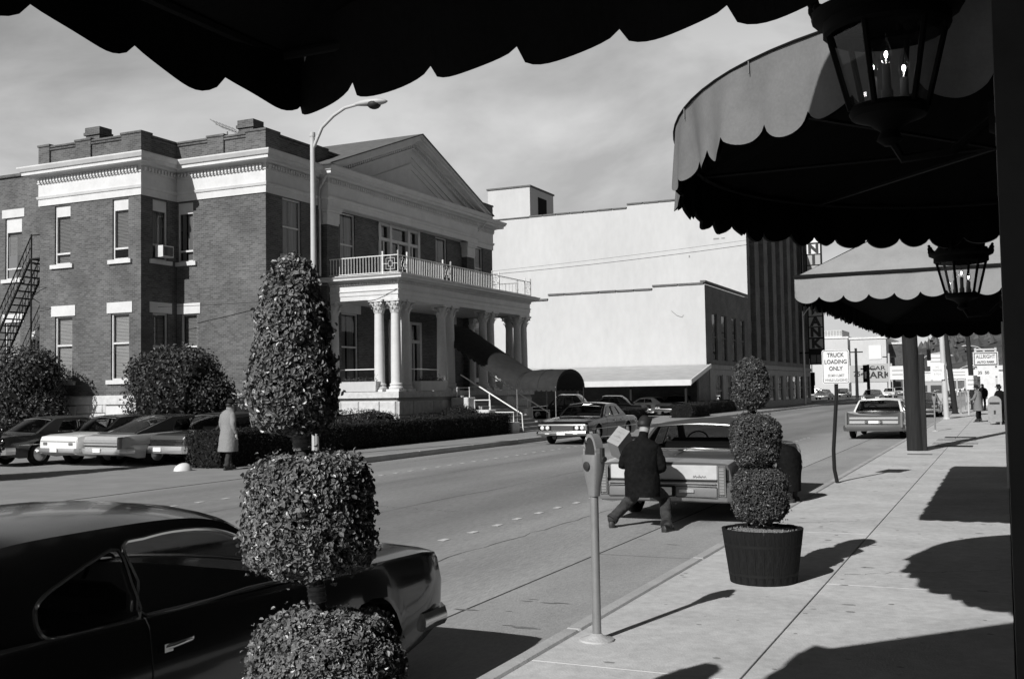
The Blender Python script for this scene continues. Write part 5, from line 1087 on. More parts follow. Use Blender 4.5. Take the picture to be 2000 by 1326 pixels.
# 3. pale-roofed saloon farther up the kerb
Sx = sedan('paint_mid', 5.7, 2.03, 1.43, 'paint_white', det=1, belt=.96, gw=.86, prof=[(-2.85, .90, .80, .99), (-2.8, .98, .86, .995), (-2.4, .99, .92, 1), (-1.3, .97, .97, 1), (1.2, .95, .98, 1), (2.5, .92, .95, .99), (2.85, .82, .85, .96)],
     rail=[(1.1, .95), (.45, 1.35), (.15, 1.385), (-.55, 1.38), (-.85, 1.33), (-1.35, .97)], ws=.5, rg=-.84, wins=[[(.95, 1.0), (.45, 1.31), (-.05, 1.325), (-.05, .99)], [(-.1, .99), (-.1, 1.325), (-.5, 1.31), (-.6, 1.0)]], zr=.30)
D3, _ = make_car('saloon with white roof and finned tail parked before the wooden pole', Sx, (-4.32, 43.0, 0), 0, GK)
y = -2.85; bx(D3, 'boot_panel', 'paint_silver', -.83, .83, y-.03, y+.02, .72, .80); bx(D3, 'lower_panel', 'satin', -.83, .83, y-.05, y+.02, .56, .67); bumper(D3, y, 1.0, .30, .52, .06, -1, 'paint_mid'); bx(D3, 'number_plate', 'plate', -.17, .17, y-.075, y-.05, .57, .67); bx(D3, 'tail_light', 'tail_red', .90, .99, y-.08, y+.05, .42, .97, .02, True); bx(D3, 'bumper_guard', 'chrome', .2, .3, y-.12, y-.03, .58, .68, .02, True)
# 4. dark saloon facing us across the street
Sx = sedan('paint_black', 5.6, 2.0, 1.42, det=1, belt=.95, gw=.88, strip=.55)
D4, b4 = make_car('dark four-door saloon with quad headlights parked facing us across the street', Sx, (-14.35, 38.1, 0), math.pi, 'cars parked along the far kerb')
y = 2.8
m = MB(); rr = roundrect(.93, .135, .06); r2 = roundrect(.86, .085, .04); n = len(rr)
m.add([(a, y+.06, b+.60) for a, b in rr]+[(a, y+.075, b+.60) for a, b in r2]+[(a*1.02, y-.1, b*1.05+.60) for a, b in rr]+[(a, y+.02, b+.60) for a, b in r2], [q for k in range(n) for q in ((k, (k+1) % n, n+(k+1) % n, n+k), (2*n+k, 2*n+(k+1) % n, (k+1) % n, k), (n+k, n+(k+1) % n, 3*n+(k+1) % n, 3*n+k))]); P(m, 'grille_surround', 'chrome', D4, 30)
bx(D4, 'grille', 'dark', -.86, .86, y-.01, y+.03, .515, .69); 
for k in range(5): bx(D4, 'grille_bar', 'satin', -.42, .42, y+.03, y+.038, .53+k*.034, .538+k*.034, .002)
headlights(D4, y+.03, (.56, .76), .605, .075); bumper(D4, y+.03, .96, .34, .47, .06, 1); bx(D4, 'number_plate', 'plate', -.16, .16, y+.172, y+.185, .355, .465); bx(D4, 'indicator', 'lens_white', .45, .62, y+.142, y+.155, .385, .42, .004, True)
m = MB(); m.tube([(0, y-.02, .80), (0, 2.0, .91), (0, 1.1, .985)], .006, 4); P(m, 'bonnet_crease', 'chrome', D4)
# 5. cars nose-in to the mansion
GL = 'cars nosed in beside the mansion'
def lotcar(label, px, py, S, style, dy=0.):
    p = at(px, py, z=.36); h = S['L']/2; a_ = R(-8); t, b = make_car(label, S, (p.x-math.sin(a_)*h, p.y+math.cos(a_)*h, .015), a_, GL); y = -h
    if style == 'slots':
        bumper(t, y, S['W']/2*.95, .40, .52, .04, -1, 'satin'); bx(t, 'tail_light', 'tail_red', .5, .68, y-.02, y+.02, .60, .68, .008, True)
        m = MB(); m.box(-.8, .8, y-.012, y+.01, .70, .712); P(m, 'boot_seam', 'rubber', t)
    if style == 'panel':
        bx(t, 'boot_panel', 'satin', -.76, .76, y-.03, y+.01, .60, .76); m = MB(); m.box(-.76, .76, y-.036, y-.02, .66, .675); m.box(-.76, .76, y-.036, y-.02, .575, .588); P(m, 'groove', 'rubber', t)
        bx(t, 'tail_light', 'tail_red', .80, .90, y-.09, y+.1, .50, .84, .02, True); bumper(t, y, S['W']/2*.98, .36, .52, .06, -1, 'satin')
    if style == 'bars':
        bx(t, 'boot_panel', 'paint_dark', -.88, .88, y-.02, y+.01, .58, .74); bx(t, 'chrome_bar', 'chrome', -.92, .92, y-.04, y, .695, .715); bx(t, 'chrome_bar', 'chrome', -.92, .92, y-.04, y, .60, .62); bumper(t, y, S['W']/2*.97, .36, .56, .06, -1, 'satin')
    bx(t, 'number_plate', 'plate', -.16, .16, y-.16, y-.14, .41, .53)
    return t
lotcar('dark coupe with vinyl roof, at the evergreen end of the parked row', -32, 889, sedan('paint_dark', 5.3, 1.95, 1.36, 'vinyl', det=1), 'bars')
lotcar('pale compact with slotted tail lights nosed in to the mansion', 113, 887, sedan('paint_white', 4.75, 1.8, 1.38, 'paint_dark', det=1), 'slots')
lotcar('silver saloon with flat tail panel nosed in to the mansion', 197, 888, sedan('paint_silver', 5.3, 1.95, 1.37, 'paint_dark', det=1, fast=True), 'panel')
lotcar('dark saloon with chrome tail bars nosed in beside the hedge', 315, 886, sedan('paint_mid', 5.5, 2.0, 1.40, 'vinyl', det=1), 'bars', .9)
lotcar('dark car half hidden behind the man in the pale coat', 455, 872, sedan('paint_dark', 5.3, 1.95, 1.38, det=1), 'bars', 2.6)
lotcar('pale roofed car glimpsed behind the dark coupe in the car park', -25, 862, sedan('paint_dark', 5.2, 1.9, 1.46, 'paint_white', det=1), 'bars', 3.2)
# 6. cars under and before the carport, and the traffic up the street
GF = 'traffic far up the street'
def farcar(label, px, py, rz, S, group, z=.03):
    p = at(px, py, z=z); t, b = make_car(label, S, (p.x, p.y, 0), rz, group); h = S['L']/2
    bumper(t, h, S['W']/2*.96, .36, .5, .05, 1); bumper(t, -h, S['W']/2*.96, .36, .5, .05, -1); bx(t, 'number_plate', 'plate', -.16, .16, -h-.14, -h-.12, .4, .52); bx(t, 'tail_light', 'tail_red', .6, .88, -h-.03, -h+.02, .58, .72, .01, True); headlights(t, h+.01, (.6, .8), .62, .08); bx(t, 'grille', 'dark', -.5, .5, h-.01, h+.02, .54, .7)
GC = 'cars by the carport'
farcar('dark estate car parked behind the saloon by the canopy', 1105, 818, R(95), sedan('paint_dark', 5.3, 1.95, 1.62, det=1), GC)
farcar('dark saloon with a pale roof trim behind the quad-headlight car', 1190, 816, R(100), sedan('paint_dark', 5.4, 1.95, 1.5, det=1), GC)
farcar('white car nose-out by the carport hedge', 1268, 811, R(75), sedan('paint_white', 5.0, 1.9, 1.32, det=1), GC); farcar('silver car parked at the bank end of the carport', 1325, 810, R(178), sedan('paint_silver', 5.0, 1.9, 1.40, det=1), GC)
FC = [('dark parked car opposite beyond the bank', 1610, 780, 0, 'paint_grey', None), ('second dark parked car opposite beyond the bank', 1648, 775, 0, 'paint_dark', None), ('dark car coming down the street behind the white-roofed saloon', 1705, 787, math.pi, 'paint_mid', None), ('white car coming down the street beyond the dark one', 1738, 776, math.pi, 'paint_white', None),
      ('pale car beside the painted car-park wall', 1706, 770, math.pi, 'paint_white', None), ('silver car far up the middle of the street', 1756, 772, math.pi, 'paint_silver', None), ('dark sedan parked at the near kerb beyond the wooden pole', 1805, 812, 0, 'paint_dark', 'paint_dark'), ('pale car parked at the near kerb next along', 1838, 797, 0, 'paint_silver', None),
      ('white car parked near the painted wall', 1640, 768, R(90), 'paint_white', None), ('small dark car far off before the white wall', 1675, 768, R(90), 'paint_dark', None), ('light car far off by the traffic lights', 1770, 765, math.pi, 'paint_silver', None), ('dark car in the attended car park', 1935, 778, R(80), 'paint_dark', 'paint_white'), ('pale car in the attended car park', 1890, 768, R(90), 'paint_silver', None), ('white van-like car behind the bank lamp post', 1592, 772, R(90), 'paint_white', None)]
for lab, px, py, rz, pn, rf_ in FC: farcar(lab, px, py, rz, sedan(pn, 5.2, 1.95, 1.42, rf_, det=0), GF)
# ------------------------------------------------------------------ people
def skinned(par, J, E, rad, matof, mats, lvl=3, wr=.012):
    names = list(J); me = bpy.data.meshes.new('body'); me.from_pydata([J[k] for k in names], [], [(names.index(a), names.index(b)) for a, b in E])
    o = bpy.data.objects.new('body', me); col.objects.link(o); sk = o.modifiers.new('s', 'SKIN'); sk.use_smooth_shade = True; sk.branch_smoothing = .6; ss = o.modifiers.new('u', 'SUBSURF'); ss.levels = lvl; ss.render_levels = lvl
    lay = me.skin_vertices[0].data
    for i, k in enumerate(names): r = rad[k]; lay[i].radius = r if isinstance(r, tuple) else (r, r); lay[i].use_root = (k == 'pelvis')
    dg = bpy.context.evaluated_depsgraph_get(); m2 = bpy.data.meshes.new_from_object(o.evaluated_get(dg)); bpy.data.objects.remove(o)
    m2.materials.clear()
    for q in mats: m2.materials.append(MATS[q])
    for f in m2.polygons:
        c = f.center; best = None
        for a, b in E:
            A, B = Vector(J[a]), Vector(J[b]); t = max(0, min(1, (c-A).dot(B-A)/max(1e-9, (B-A).length_squared))); d = (c-A.lerp(B, t)).length-.3*(rad[a] if not isinstance(rad[a], tuple) else rad[a][0])
            if best is None or d < best[0]: best = (d, matof.get((a, b), 0), t)
        f.material_index = best[1]; f.use_smooth = True
    for v in m2.vertices:
        q = v.co; v.co = q+v.normal*((mnoise.noise(q*9)+.6*mnoise.noise(Vector((q.x*10, q.y*10, q.z*26))))*wr if q.z < J['neck'][2]-.02 else 0)
    m2.name = 'body'; b = bpy.data.objects.new('body', m2); col.objects.link(b); b.parent = par; return b
BE = [('pelvis', 'spine'), ('spine', 'chest'), ('chest', 'neck'), ('neck', 'jaw'), ('jaw', 'crown'), ('chest', 'shL'), ('shL', 'elL'), ('elL', 'wrL'), ('chest', 'shR'), ('shR', 'elR'), ('elR', 'wrR'), ('pelvis', 'hiL'), ('hiL', 'knL'), ('knL', 'anL'), ('anL', 'toL'), ('pelvis', 'hiR'), ('hiR', 'knR'), ('knR', 'anR'), ('anR', 'toR')]
RAD = dict(pelvis=(.15, .12), spine=(.15, .115), chest=(.17, .125), neck=.06, jaw=.078, crown=.088, shL=.085, elL=.058, wrL=.045, shR=.085, elR=.058, wrR=.045, hiL=.1, knL=.075, anL=.058, toL=.045, hiR=.1, knR=.075, anR=.058, toR=.045)
MO = {('neck', 'jaw'): 2, ('jaw', 'crown'): 2, ('hiL', 'knL'): 1, ('knL', 'anL'): 1, ('hiR', 'knR'): 1, ('knR', 'anR'): 1, ('anL', 'toL'): 3, ('anR', 'toR'): 3}
def headset(t, J, d, hat=None, hair='hair'):
    """hair, ears, nose, eyes and hat around the head; d is where the person looks"""
    jaw, cr = Vector(J['jaw']), Vector(J['crown']); u = (cr-jaw).normalized(); d = Vector(d); d = (d-u*d.dot(u)).normalized(); s = d.cross(u); c = (jaw+cr)/2; M = Matrix((s, d, u)).transposed()
    def put(name, mb, mat, sm=60): mb.v = [tuple(M @ Vector(p)+c) for p in mb.v]; return P(mb, name, mat, t, sm)
    m = MB()
    for q in (-1, 1): m.sphere((q*.088, -.005, -.01), (.014, .022, .034), 8, 6)
    put('ears', m, 'skin'); m = MB(); m.add([(-.016, .085, -.03), (.016, .085, -.03), (0, .12, -.028), (0, .09, .03)], [(0, 1, 2), (0, 2, 3), (1, 3, 2)]); put('nose', m, 'skin')
    m = MB()
    for q in (-1, 1): m.sphere((q*.034, .08, .015), (.016, .01, .009), 8, 5)
    m.box(-.028, .028, .082, .09, -.062, -.054); put('eyes_and_mouth', m, 'ink')
    m = MB(); rg = []
    for k in range(7):
        v = k/6; z = -.045+.155*v; rr = .102*math.sqrt(max(0.02, 1-((z)/.125)**2)); rg.append([(rr*math.cos(a)*.95, rr*math.sin(a)*1.06-.012-(.02 if v < .45 else 0), z+(.075*(1-v) if math.sin(a) > .1 else 0)) for a in [2*math.pi*j/16 for j in range(16)]])
    m.loft(rg, True, True); put('hair', m, hair)
    if hat: m = MB(); m.lathe([(.001, .155), (.07, .16), (.092, .13), (.1, .055), (.104, .05), (.16, .045), (.165, .055), (.105, .062)], 20); put('hat', m, hat, 35)
def hand(t, p, d, down, mat='skin'):
    p, d, n = Vector(p), Vector(d).normalized(), Vector(down); n = (n-d*n.dot(d)).normalized(); s = d.cross(n); m = MB()
    m.tube([p, p+d*.045, p+d*.09], [.026, .036, .03], 8)
    for k, (o, l) in enumerate(((-.027, .065), (-.009, .078), (.009, .072), (.026, .055))): b = p+d*.085+s*o; m.tube([b, b+d*l*.45+n*.008, b+d*l*.8+n*.03, b+d*l*.85+n*.05], [.009, .0085, .008, .006], 6)
    b = p+d*.03-s*.03; m.tube([b, b+d*.03-s*.02+n*.01, b+d*.06-s*.022+n*.025], [.011, .01, .007], 6); return P(m, 'hand', mat, t, 60)
def shoes(t, J, toe=None):
    for q in 'LR':
        a, b = Vector(J['an'+q]), Vector(J['to'+q]); d = Vector((b.x-a.x, b.y-a.y, 0)); d = d.normalized() if toe is None else Vector(toe).normalized(); s = Vector((d.y, -d.x, 0)); g = min(a.z, b.z)-.045; base = Vector((a.x, a.y, max(g, 0 if t.location.z < .01 else g)))
        m = MB(); rg = []
        for f, w_, h in ((-.085, .02, .05), (-.075, .038, .085), (-.02, .042, .095), (.05, .043, .075), (.11, .047, .05), (.17, .04, .038), (.2, .018, .022)):
            c = base+d*f; rg.append([c-s*w_, c-s*w_+Vector((0, 0, h*.6)), c-s*w_*.5+Vector((0, 0, h)), c+s*w_*.5+Vector((0, 0, h)), c+s*w_+Vector((0, 0, h*.6)), c+s*w_])
        m.loft(rg, True, True); P(m, 'shoe', 'shoe', t, 50)
        k = Vector(J['kn'+q]); u = (k-a).normalized(); m = MB(); m.tube([a+u*.0, a+u*.03, a+u*.06], [.086, .084, .078], 14); P(m, 'trouser_cuff', 'trousers', t, 60)
def shell(t, name, mat, rings, n=20):
    """garment: rings of (centre, side half width, depth half width, side dir)"""
    m = MB(); rg = []
    for i, (c, a, b, sd) in enumerate(rings):
        c, sd = Vector(c), Vector(sd).normalized(); f = Vector((0, 0, 1)).cross(sd).normalized()
        rg.append([c+sd*a*sgn(math.cos(q))*abs(math.cos(q))**.8+f*b*math.sin(q)*(1+.05*math.sin(q*5+i)) for q in [2*math.pi*k/n for k in range(n)]])
    rg2 = []
    for i in range(len(rg)-1):
        for k in range(4): rg2.append([Vector(a).lerp(Vector(b), k/4) for a, b in zip(rg[i], rg[i+1])])
    rg2.append([Vector(p) for p in rg[-1]])
    for j, r_ in enumerate(rg2):
        c = sum(r_, Vector())/len(r_); f = min(1, j/6)
        for q in range(len(r_)): v = r_[q]; v += (v-c).normalized()*f*.02*(mnoise.noise(Vector((v.x*7, v.y*7, v.z*3)))+.6*mnoise.noise(Vector((v.x*14, v.y*14, v.z*20))))
    m.loft(rg2, True, False); return P(m, name, mat, t, 60)
# the man lifting a carton at the boot
M1 = thing('person', 'man in dark jacket and grey trousers crouched at the boot, holding a carton', 'person', (-4.66, 14.25, 0), world=True)
oo_ = Vector((-4.66, 14.25, 0))
J = dict(pelvis=(-4.62, 14.30, .60), spine=(-4.63, 14.29, .82), chest=(-4.63, 14.30, 1.08), neck=(-4.615, 14.335, 1.27), jaw=(-4.605, 14.385, 1.40), crown=(-4.60, 14.42, 1.51), shL=(-4.83, 14.31, 1.14), elL=(-4.92, 14.30, .86), wrL=(-4.96, 14.52, .93), shR=(-4.42, 14.31, 1.13), elR=(-4.345, 14.33, .85), wrR=(-4.50, 14.56, .80),
     hiL=(-4.75, 14.33, .55), knL=(-4.90, 14.66, .40), anL=(-5.12, 14.38, .11), toL=(-5.17, 14.52, .05), hiR=(-4.50, 14.33, .55), knR=(-4.40, 14.62, .40), anR=(-4.25, 14.14, .10), toR=(-4.22, 14.27, .05))
J = {k: tuple(Vector(v)-oo_) for k, v in J.items()}; OFF.pop(M1.name); rd = dict(RAD); rd.update(shL=.09, shR=.09, elL=.075, elR=.075, wrL=.055, wrR=.055, knL=.09, knR=.09, anL=.075, anR=.075, hiL=.12, hiR=.12)
skinned(M1, J, BE, rd, MO, ['jacket', 'trousers', 'skin', 'shoe']); headset(M1, J, (.15, .9, -.5))
V = lambda x, y, z: tuple(Vector((x, y, z))-oo_)
shell(M1, 'jacket', 'jacket', [(V(-4.615, 14.335, 1.255), .075, .07, (1, 0, 0)), (V(-4.62, 14.315, 1.215), .17, .11, (1, 0, 0)), (V(-4.625, 14.30, 1.15), .25, .15, (1, 0, 0)), (V(-4.63, 14.29, 1.0), .245, .165, (1, 0, .0)), (V(-4.635, 14.28, .82), .225, .165, (1, 0, 0)), (V(-4.63, 14.285, .66), .245, .18, (1, 0, 0)), (V(-4.625, 14.285, .52), .255, .19, (1, 0, 0)), (V(-4.62, 14.28, .46), .25, .185, (1, 0, 0))], 24)
shoes(M1, J); hand(M1, J['wrL'], (-.1, .7, .5), (.8, 0, -.3)); hand(M1, J['wrR'], (-.5, .8, .1), (0, .2, -1))
# the carton
p0 = at(1185, 861, Y=14.42); cv = lambda a, b, c: rt*a+up*b+fw*c
e1, e2, e3 = cv(.18, .20, .118)*1.02, cv(.145, -.065, -.111)*1.02, cv(.065, -.165, .181)*1.45
CB = thing('carton', 'tilted cardboard carton with faint printing in the arms of the crouching man', 'box', p0)
m = MB(); c8 = [Vector((0, 0, 0)), e1, e1+e2, e2]; m.add(c8+[q+e3 for q in c8], [(0, 1, 2, 3), (7, 6, 5, 4), (0, 4, 5, 1), (1, 5, 6, 2), (2, 6, 7, 3), (3, 7, 4, 0)]); cbx = P(m, 'body', 'card', CB)
nn_ = e1.cross(e2).normalized(); nn_ = nn_ if nn_.dot(fw) < 0 else -nn_
m = MB(); random.seed(11)
for row, (v0, n_, hgt) in enumerate(((.68, 5, .10), (.40, 6, .16), (.22, 9, .05))):
    for k in range(n_):
        u_ = .16+.68*k/n_; a = e1*v0+e2*u_+nn_*.002; m.tube([a, a+e1*hgt*random.uniform(.3, 1)+e2*.03, a+e2*.06+e1*hgt*.2, a+e2*.075+e1*hgt*random.uniform(.0, .6)], .0035, 4)
P(m, 'printing', 'ink_faded', cbx); m = MB(); m.tube([e1*.88+e2*(.5+.14*math.cos(k*.7))+e1*.07*math.sin(k*.7)+nn_*.002 for k in range(9)], .003, 4, True); P(m, 'printing', 'ink_faded', cbx)
m = MB(); q = e2*.47; m.add([q+nn_*.0015, q+e1+nn_*.0015, q+e2*.06+e1+nn_*.0015, q+e2*.06+nn_*.0015], [(0, 1, 2, 3)]); P(m, 'tape', 'card', cbx)
# the man bent over at the passenger side
M2 = thing('person', 'man in a dark coat bent over beside the big grey saloon', 'person', (-3.2, 17.1, .02)); oo_ = Vector((-3.1, 17.1, .1))
J = dict(pelvis=(-2.98, 17.05, .86), spine=(-3.10, 17.10, .98), chest=(-3.24, 17.17, 1.02), neck=(-3.37, 17.25, .98), jaw=(-3.42, 17.28, .93), crown=(-3.47, 17.3, .83), shL=(-3.27, 16.98, .99), elL=(-3.33, 17.0, .76), wrL=(-3.42, 17.1, .62), shR=(-3.18, 17.36, .99), elR=(-3.2, 17.4, .75), wrR=(-3.3, 17.4, .6),
     hiL=(-3.0, 16.95, .8), knL=(-3.02, 16.92, .5), anL=(-3.0, 16.93, .22), toL=(-3.12, 16.93, .17), hiR=(-3.0, 17.18, .8), knR=(-3.0, 17.2, .5), anR=(-2.98, 17.22, .22), toR=(-3.1, 17.22, .17))
J = {k: tuple(Vector(v)-oo_) for k, v in J.items()}; rd = dict(RAD); rd.update(pelvis=(.17, .15), hiL=.125, hiR=.125, elL=.07, elR=.07)
skinned(M2, J, BE, rd, MO, ['jacket', 'trousers', 'skin', 'shoe']); headset(M2, J, (-.8, .3, -.6)); shoes(M2, J); hand(M2, J['wrL'], (-.6, .3, -.8), (-1, 0, 0)); hand(M2, J['wrR'], (-.6, .1, -.8), (-1, 0, 0))
V = lambda x, y, z: tuple(Vector((x, y, z))-oo_)
shell(M2, 'coat', 'jacket', [(V(-3.22, 17.14, 1.13), .1, .12, (0, 1, 0)), (V(-3.15, 17.11, 1.08), .19, .2, (0, 1, 0)), (V(-3.07, 17.08, .97), .22, .21, (0, 1, 0)), (V(-3.02, 17.06, .82), .22, .18, (0, 1, 0)), (V(-3.0, 17.06, .62), .215, .165, (0, 1, 0)), (V(-3.0, 17.06, .40), .21, .16, (0, 1, 0))])
# standing men
def standing(label, px, py, z, head_dir, coat, lower, hat, hgt=1.72, hem=.42, stride=.12, arm=0., hemw=.26):
    p = at(px, py, z=z); t = thing('person', label, 'person', (p.x, p.y, z)); k = hgt/1.72; d = Vector((head_dir[0], head_dir[1], 0)).normalized(); s = Vector((d.y, -d.x, 0))
    W = lambda a, b, zz: tuple((s*a+d*b+Vector((0, 0, zz)))*k)
    J = dict(pelvis=W(0, 0, .90), spine=W(0, .0, 1.08), chest=W(0, .0, 1.28), neck=W(0, .03, 1.43), jaw=W(0, .07, 1.51), crown=W(0, .08, 1.61), shL=W(-.19, 0, 1.35), elL=W(-.25, -.03+arm*.1, 1.08), wrL=W(-.24, .06+arm*.2, .86+arm*.12), shR=W(.19, 0, 1.35), elR=W(.25, -.05+arm*.1, 1.08), wrR=W(.24, .06+arm*.2, .86+arm*.12),
             hiL=W(-.09, 0, .85), knL=W(-.1, stride*.5, .48), anL=W(-.1, stride, .09), toL=W(-.11, stride+.13, .04), hiR=W(.09, 0, .85), knR=W(.1, -stride*.3, .48), anR=W(.1, -stride, .09), toR=W(.11, -stride+.13, .04))
    rd = {a: (tuple(q*k for q in b) if isinstance(b, tuple) else b*k) for a, b in RAD.items()}; rd['elL'] = rd['elR'] = .068*k; rd['anL'] = rd['anR'] = .068*k
    skinned(t, J, BE, rd, MO, [coat, lower, 'skin', 'shoe'], 2); headset(t, J, d, hat); shoes(t, J, d); hand(t, J['wrL'], (0, 0, -1), d); hand(t, J['wrR'], (0, 0, -1), d)
    shell(t, 'coat', coat, [(W(0, .02, 1.44), .085*k, .075*k, s), (W(0, .0, 1.385), .19*k, .115*k, s), (W(0, 0, 1.25), .215*k, .15*k, s), (W(0, 0, 1.05), .205*k, .15*k, s), (W(0, 0, .85), .225*k, .17*k, s), (W(0, .0, (.85+hem)/2), .245*k, .2*k, s), (W(0, .0, hem), hemw*k, .22*k, s)])
    m = MB()
    for q in (-1, 1): m.tube([W(q*.07, .12, 1.43), W(q*.02, .155, 1.2)], .012*k, 4)
    P(m, 'lapels', coat, t); return t
standing('man in a pale knee-length overcoat and dark hat walking past the long hedge', 446, 917, .02, (.25, .97), 'coat_pale', 'trousers', 'felt', 1.86, .44, .12)
standing('man in a grey overcoat and dark cap standing on the near pavement', 1912, 824, .15, (-.8, .3), 'coat_mid', 'jacket', 'felt', 1.72, .52, .02, 1.2)
standing('man in a dark suit facing the man in the grey overcoat', 1921, 802, .15, (-.3, -1), 'jacket', 'jacket', None, 1.80, .75, .02)
standing('man in a dark hat standing just behind the street mailbox', 1955, 826, .15, (-.6, .8), 'jacket', 'jacket', 'felt', 1.74, .6, .02)
p = at(1944, 829, z=.15); MBX = thing('mailbox', 'grey round-topped street mailbox near the hotel wall', 'mailbox', p)
m = MB(); q = [(-.27, .12), (.27, .12), (.27, 1.0)]+[(.27*math.cos(math.pi*k/10), 1.0+.24*math.sin(math.pi*k/10)) for k in range(1, 10)]+[(-.27, 1.0)]; m.prism(q, -.25, .25, 'y'); bd_ = P(m, 'body', 'galv', MBX, 40)
for x in (-.22, .22):
    for y in (-.2, .2): m = MB(); m.box(x-.03, x+.03, y-.03, y+.03, 0, .125); P(m, 'leg', 'galv', MBX)
m = MB(); m.box(-.2, .2, -.262, -.25, .88, .97); P(m, 'slot', 'ink', bd_); m = MB(); m.box(-.04, .04, -.258, -.25, .45, .62); P(m, 'lock_plate', 'ink', bd_)
# ------------------------------------------------------------------ far up the street
def block(name, label, pxs, ytop, Y, mat, depth=25, zb=0.):
    a, b = at(pxs[0], 750, Y=Y), at(pxs[1], 750, Y=Y); z = at((pxs[0]+pxs[1])/2, ytop, Y=Y).z
    t = thing(name, label, 'building', ((a.x+b.x)/2, Y, 0), world=True); m = MB(); m.box(a.x, b.x, Y, Y+depth, zb, z); P(m, 'wall', mat, t); m = MB(); m.box(a.x-.2, b.x+.2, Y-.2, Y+depth, z, z+.35); P(m, 'coping', 'trim_dull', t); return t, a.x, b.x, z
t, xa, xb, zt0 = block('store', 'blank white block with a perforated screen on its roof', (1560, 1658), 662, 230, 'white_wall')
m = MB(); a, b = at(1606, 700, Y=236), at(1646, 700, Y=236); z1 = at(1626, 645, Y=236).z; m.box(a.x, b.x, 236, 248, zt0, z1); sc_ = P(m, 'roof_screen', 'white_wall', t); m = MB()
for i in range(7):
    for k in range(3): x = a.x+(b.x-a.x)*(i+.5)/7; z = zt0+.8+(z1-zt0-1)*(k+.3)/3; m.box(x-.2, x+.2, 235.9, 236, z, z+.4)
tag(P(m, 'screen_holes', 'stone_joint', sc_), kind='stuff')
t, xa, xb, zt0 = block('store', 'white painted side wall with a car park advertisement', (1663, 1733), 662, 210, 'white_wall')
c = at(1714, 728, Y=210); bd_ = board(t, 'advertisement', 'stone_joint', (c.x, 210-.05, c.z), 2.6, 1.7, .05, .05); c2 = (c.x-(xa+xb)/2)
lettering('CAR', 1.1, 'ink', bd_, (c2, -.12, c.z+.85), '-y', 1.3, .02); lettering('PARK', 1.7, 'ink', bd_, (c2, -.12, c.z-.45), '-y', 1.15, .05)
c = at(1677, 730, Y=210); bd_ = board(t, 'advertisement', 'stone_joint', (c.x, 210-.05, c.z), 1.6, 1.6, .05, .05); lettering('75¢', 1.3, 'ink', bd_, (c.x-(xa+xb)/2, -.12, c.z-.1), '-y', 1.0, .03)
c = at(1709, 688, Y=210); board(t, 'blocked_window', 'sign_white', (c.x, 210-.05, c.z), 1.1, 1.3, .02, .06)
block('warehouse', 'dark shed beyond the white car park wall', (1735, 1772), 672, 215, 'brick_dark'); block('viaduct', 'long low pale concrete parapet across the far end of the street', (1775, 1858), 728, 260, 'trim_dull', 6); block('shop', 'low pale shop front behind the attended car park', (1915, 1990), 722, 95, 'trim_dull', 14)
block('shop_row', 'low dark buildings closing the end of the street', (1640, 1900), 745, 300, 'bank_brick', 10)
# wooded hill
m = MB(); nx, ny = 70, 16; rg = []
for j in range(ny+1):
    y = 520+j*70; row = []
    for i in range(nx+1):
        x = -520+i*(1700/nx); f = j/ny; e = math.sin(min(1, f*1.6)*math.pi/2)**1.3
        h = e*(62+26*math.sin(x*.006+1.2)+12*math.sin(x*.021)+4*math.sin(x*.06+j))*lerp([-420, -90, 40, 1200], [.12, .45, 1, 1.05], x)+random.uniform(0, 3.5)*e; row.append((x, y, -1+h))
    rg.append(row)
m.loft(rg, False); struct('hill', m, 'hill')
tv = []; tf = []
for _ in range(9000):
    i = random.randrange(ny); k = random.randrange(nx); p = Vector(rg[i][k]).lerp(Vector(rg[i+1][k+1]), random.random()); p.x += random.uniform(-12, 12); s = random.uniform(2.5, 6); o = len(tv)
    for q in range(5): tv.append((p.x+s*.6*math.cos(q*1.257), p.y+s*.6*math.sin(q*1.257), p.z+random.uniform(-1, 1)))
    tv.append((p.x, p.y, p.z+s)); tf += [(o+q, o+(q+1) % 5, o+5) for q in range(5)]
me = bpy.data.meshes.new('woodland'); me.from_pydata(tv, [], tf); me.materials.append(MATS['hill']); tag(link('woodland', me), 'bare winter woodland covering the distant hill', 'woodland', kind='stuff')
# bank sign
Y = 116.; a, b = at(1579, 600, Y=Y), at(1605, 600, Y=Y); BS = thing('bank_sign', 'tall vertical sign of stacked letters projecting from the bank', 'sign', ((a.x+b.x)/2, Y, 0)); hw_ = (b.x-a.x)/2
zz = lambda py: at(1592, py, Y=Y).z
m = MB(); m.box(-hw_-.12, hw_+.12, .02, .5, zz(700), zz(440)); m.box(-hw_-.7, -hw_-.55, .1, .3, zz(660), zz(440)); P(m, 'frame', 'black_iron', BS)
for py, ch in ((464, ''), (486, 'N'), (507, 'I'), (528, ''), (548, ''), (568, ''), (588, ''), (607, 'B'), (628, 'A'), (649, 'N'), (671, 'K')):
    m = MB(); m.bbox(-hw_, hw_, -.03, .02, zz(py+10), zz(py-10)-.06, .01); pn = P(m, 'panel', 'sign_white' if py < 500 else 'stone_joint', BS)
    if ch: lettering(ch, 1.35, 'ink', pn, (0, -.06, (zz(py+10)+zz(py-10))/2-.02), '-y', 1.05, .075, .02)
m = MB(); m.box(-hw_, hw_, -.05, .4, zz(712), zz(690)); P(m, 'case', 'black_iron', BS); m = MB(); m.box(-hw_+.1, -.05, -.06, -.05, zz(709), zz(693)); m.box(.05, hw_-.1, -.06, -.05, zz(709), zz(693)); P(m, 'display', 'bank_brick', BS)
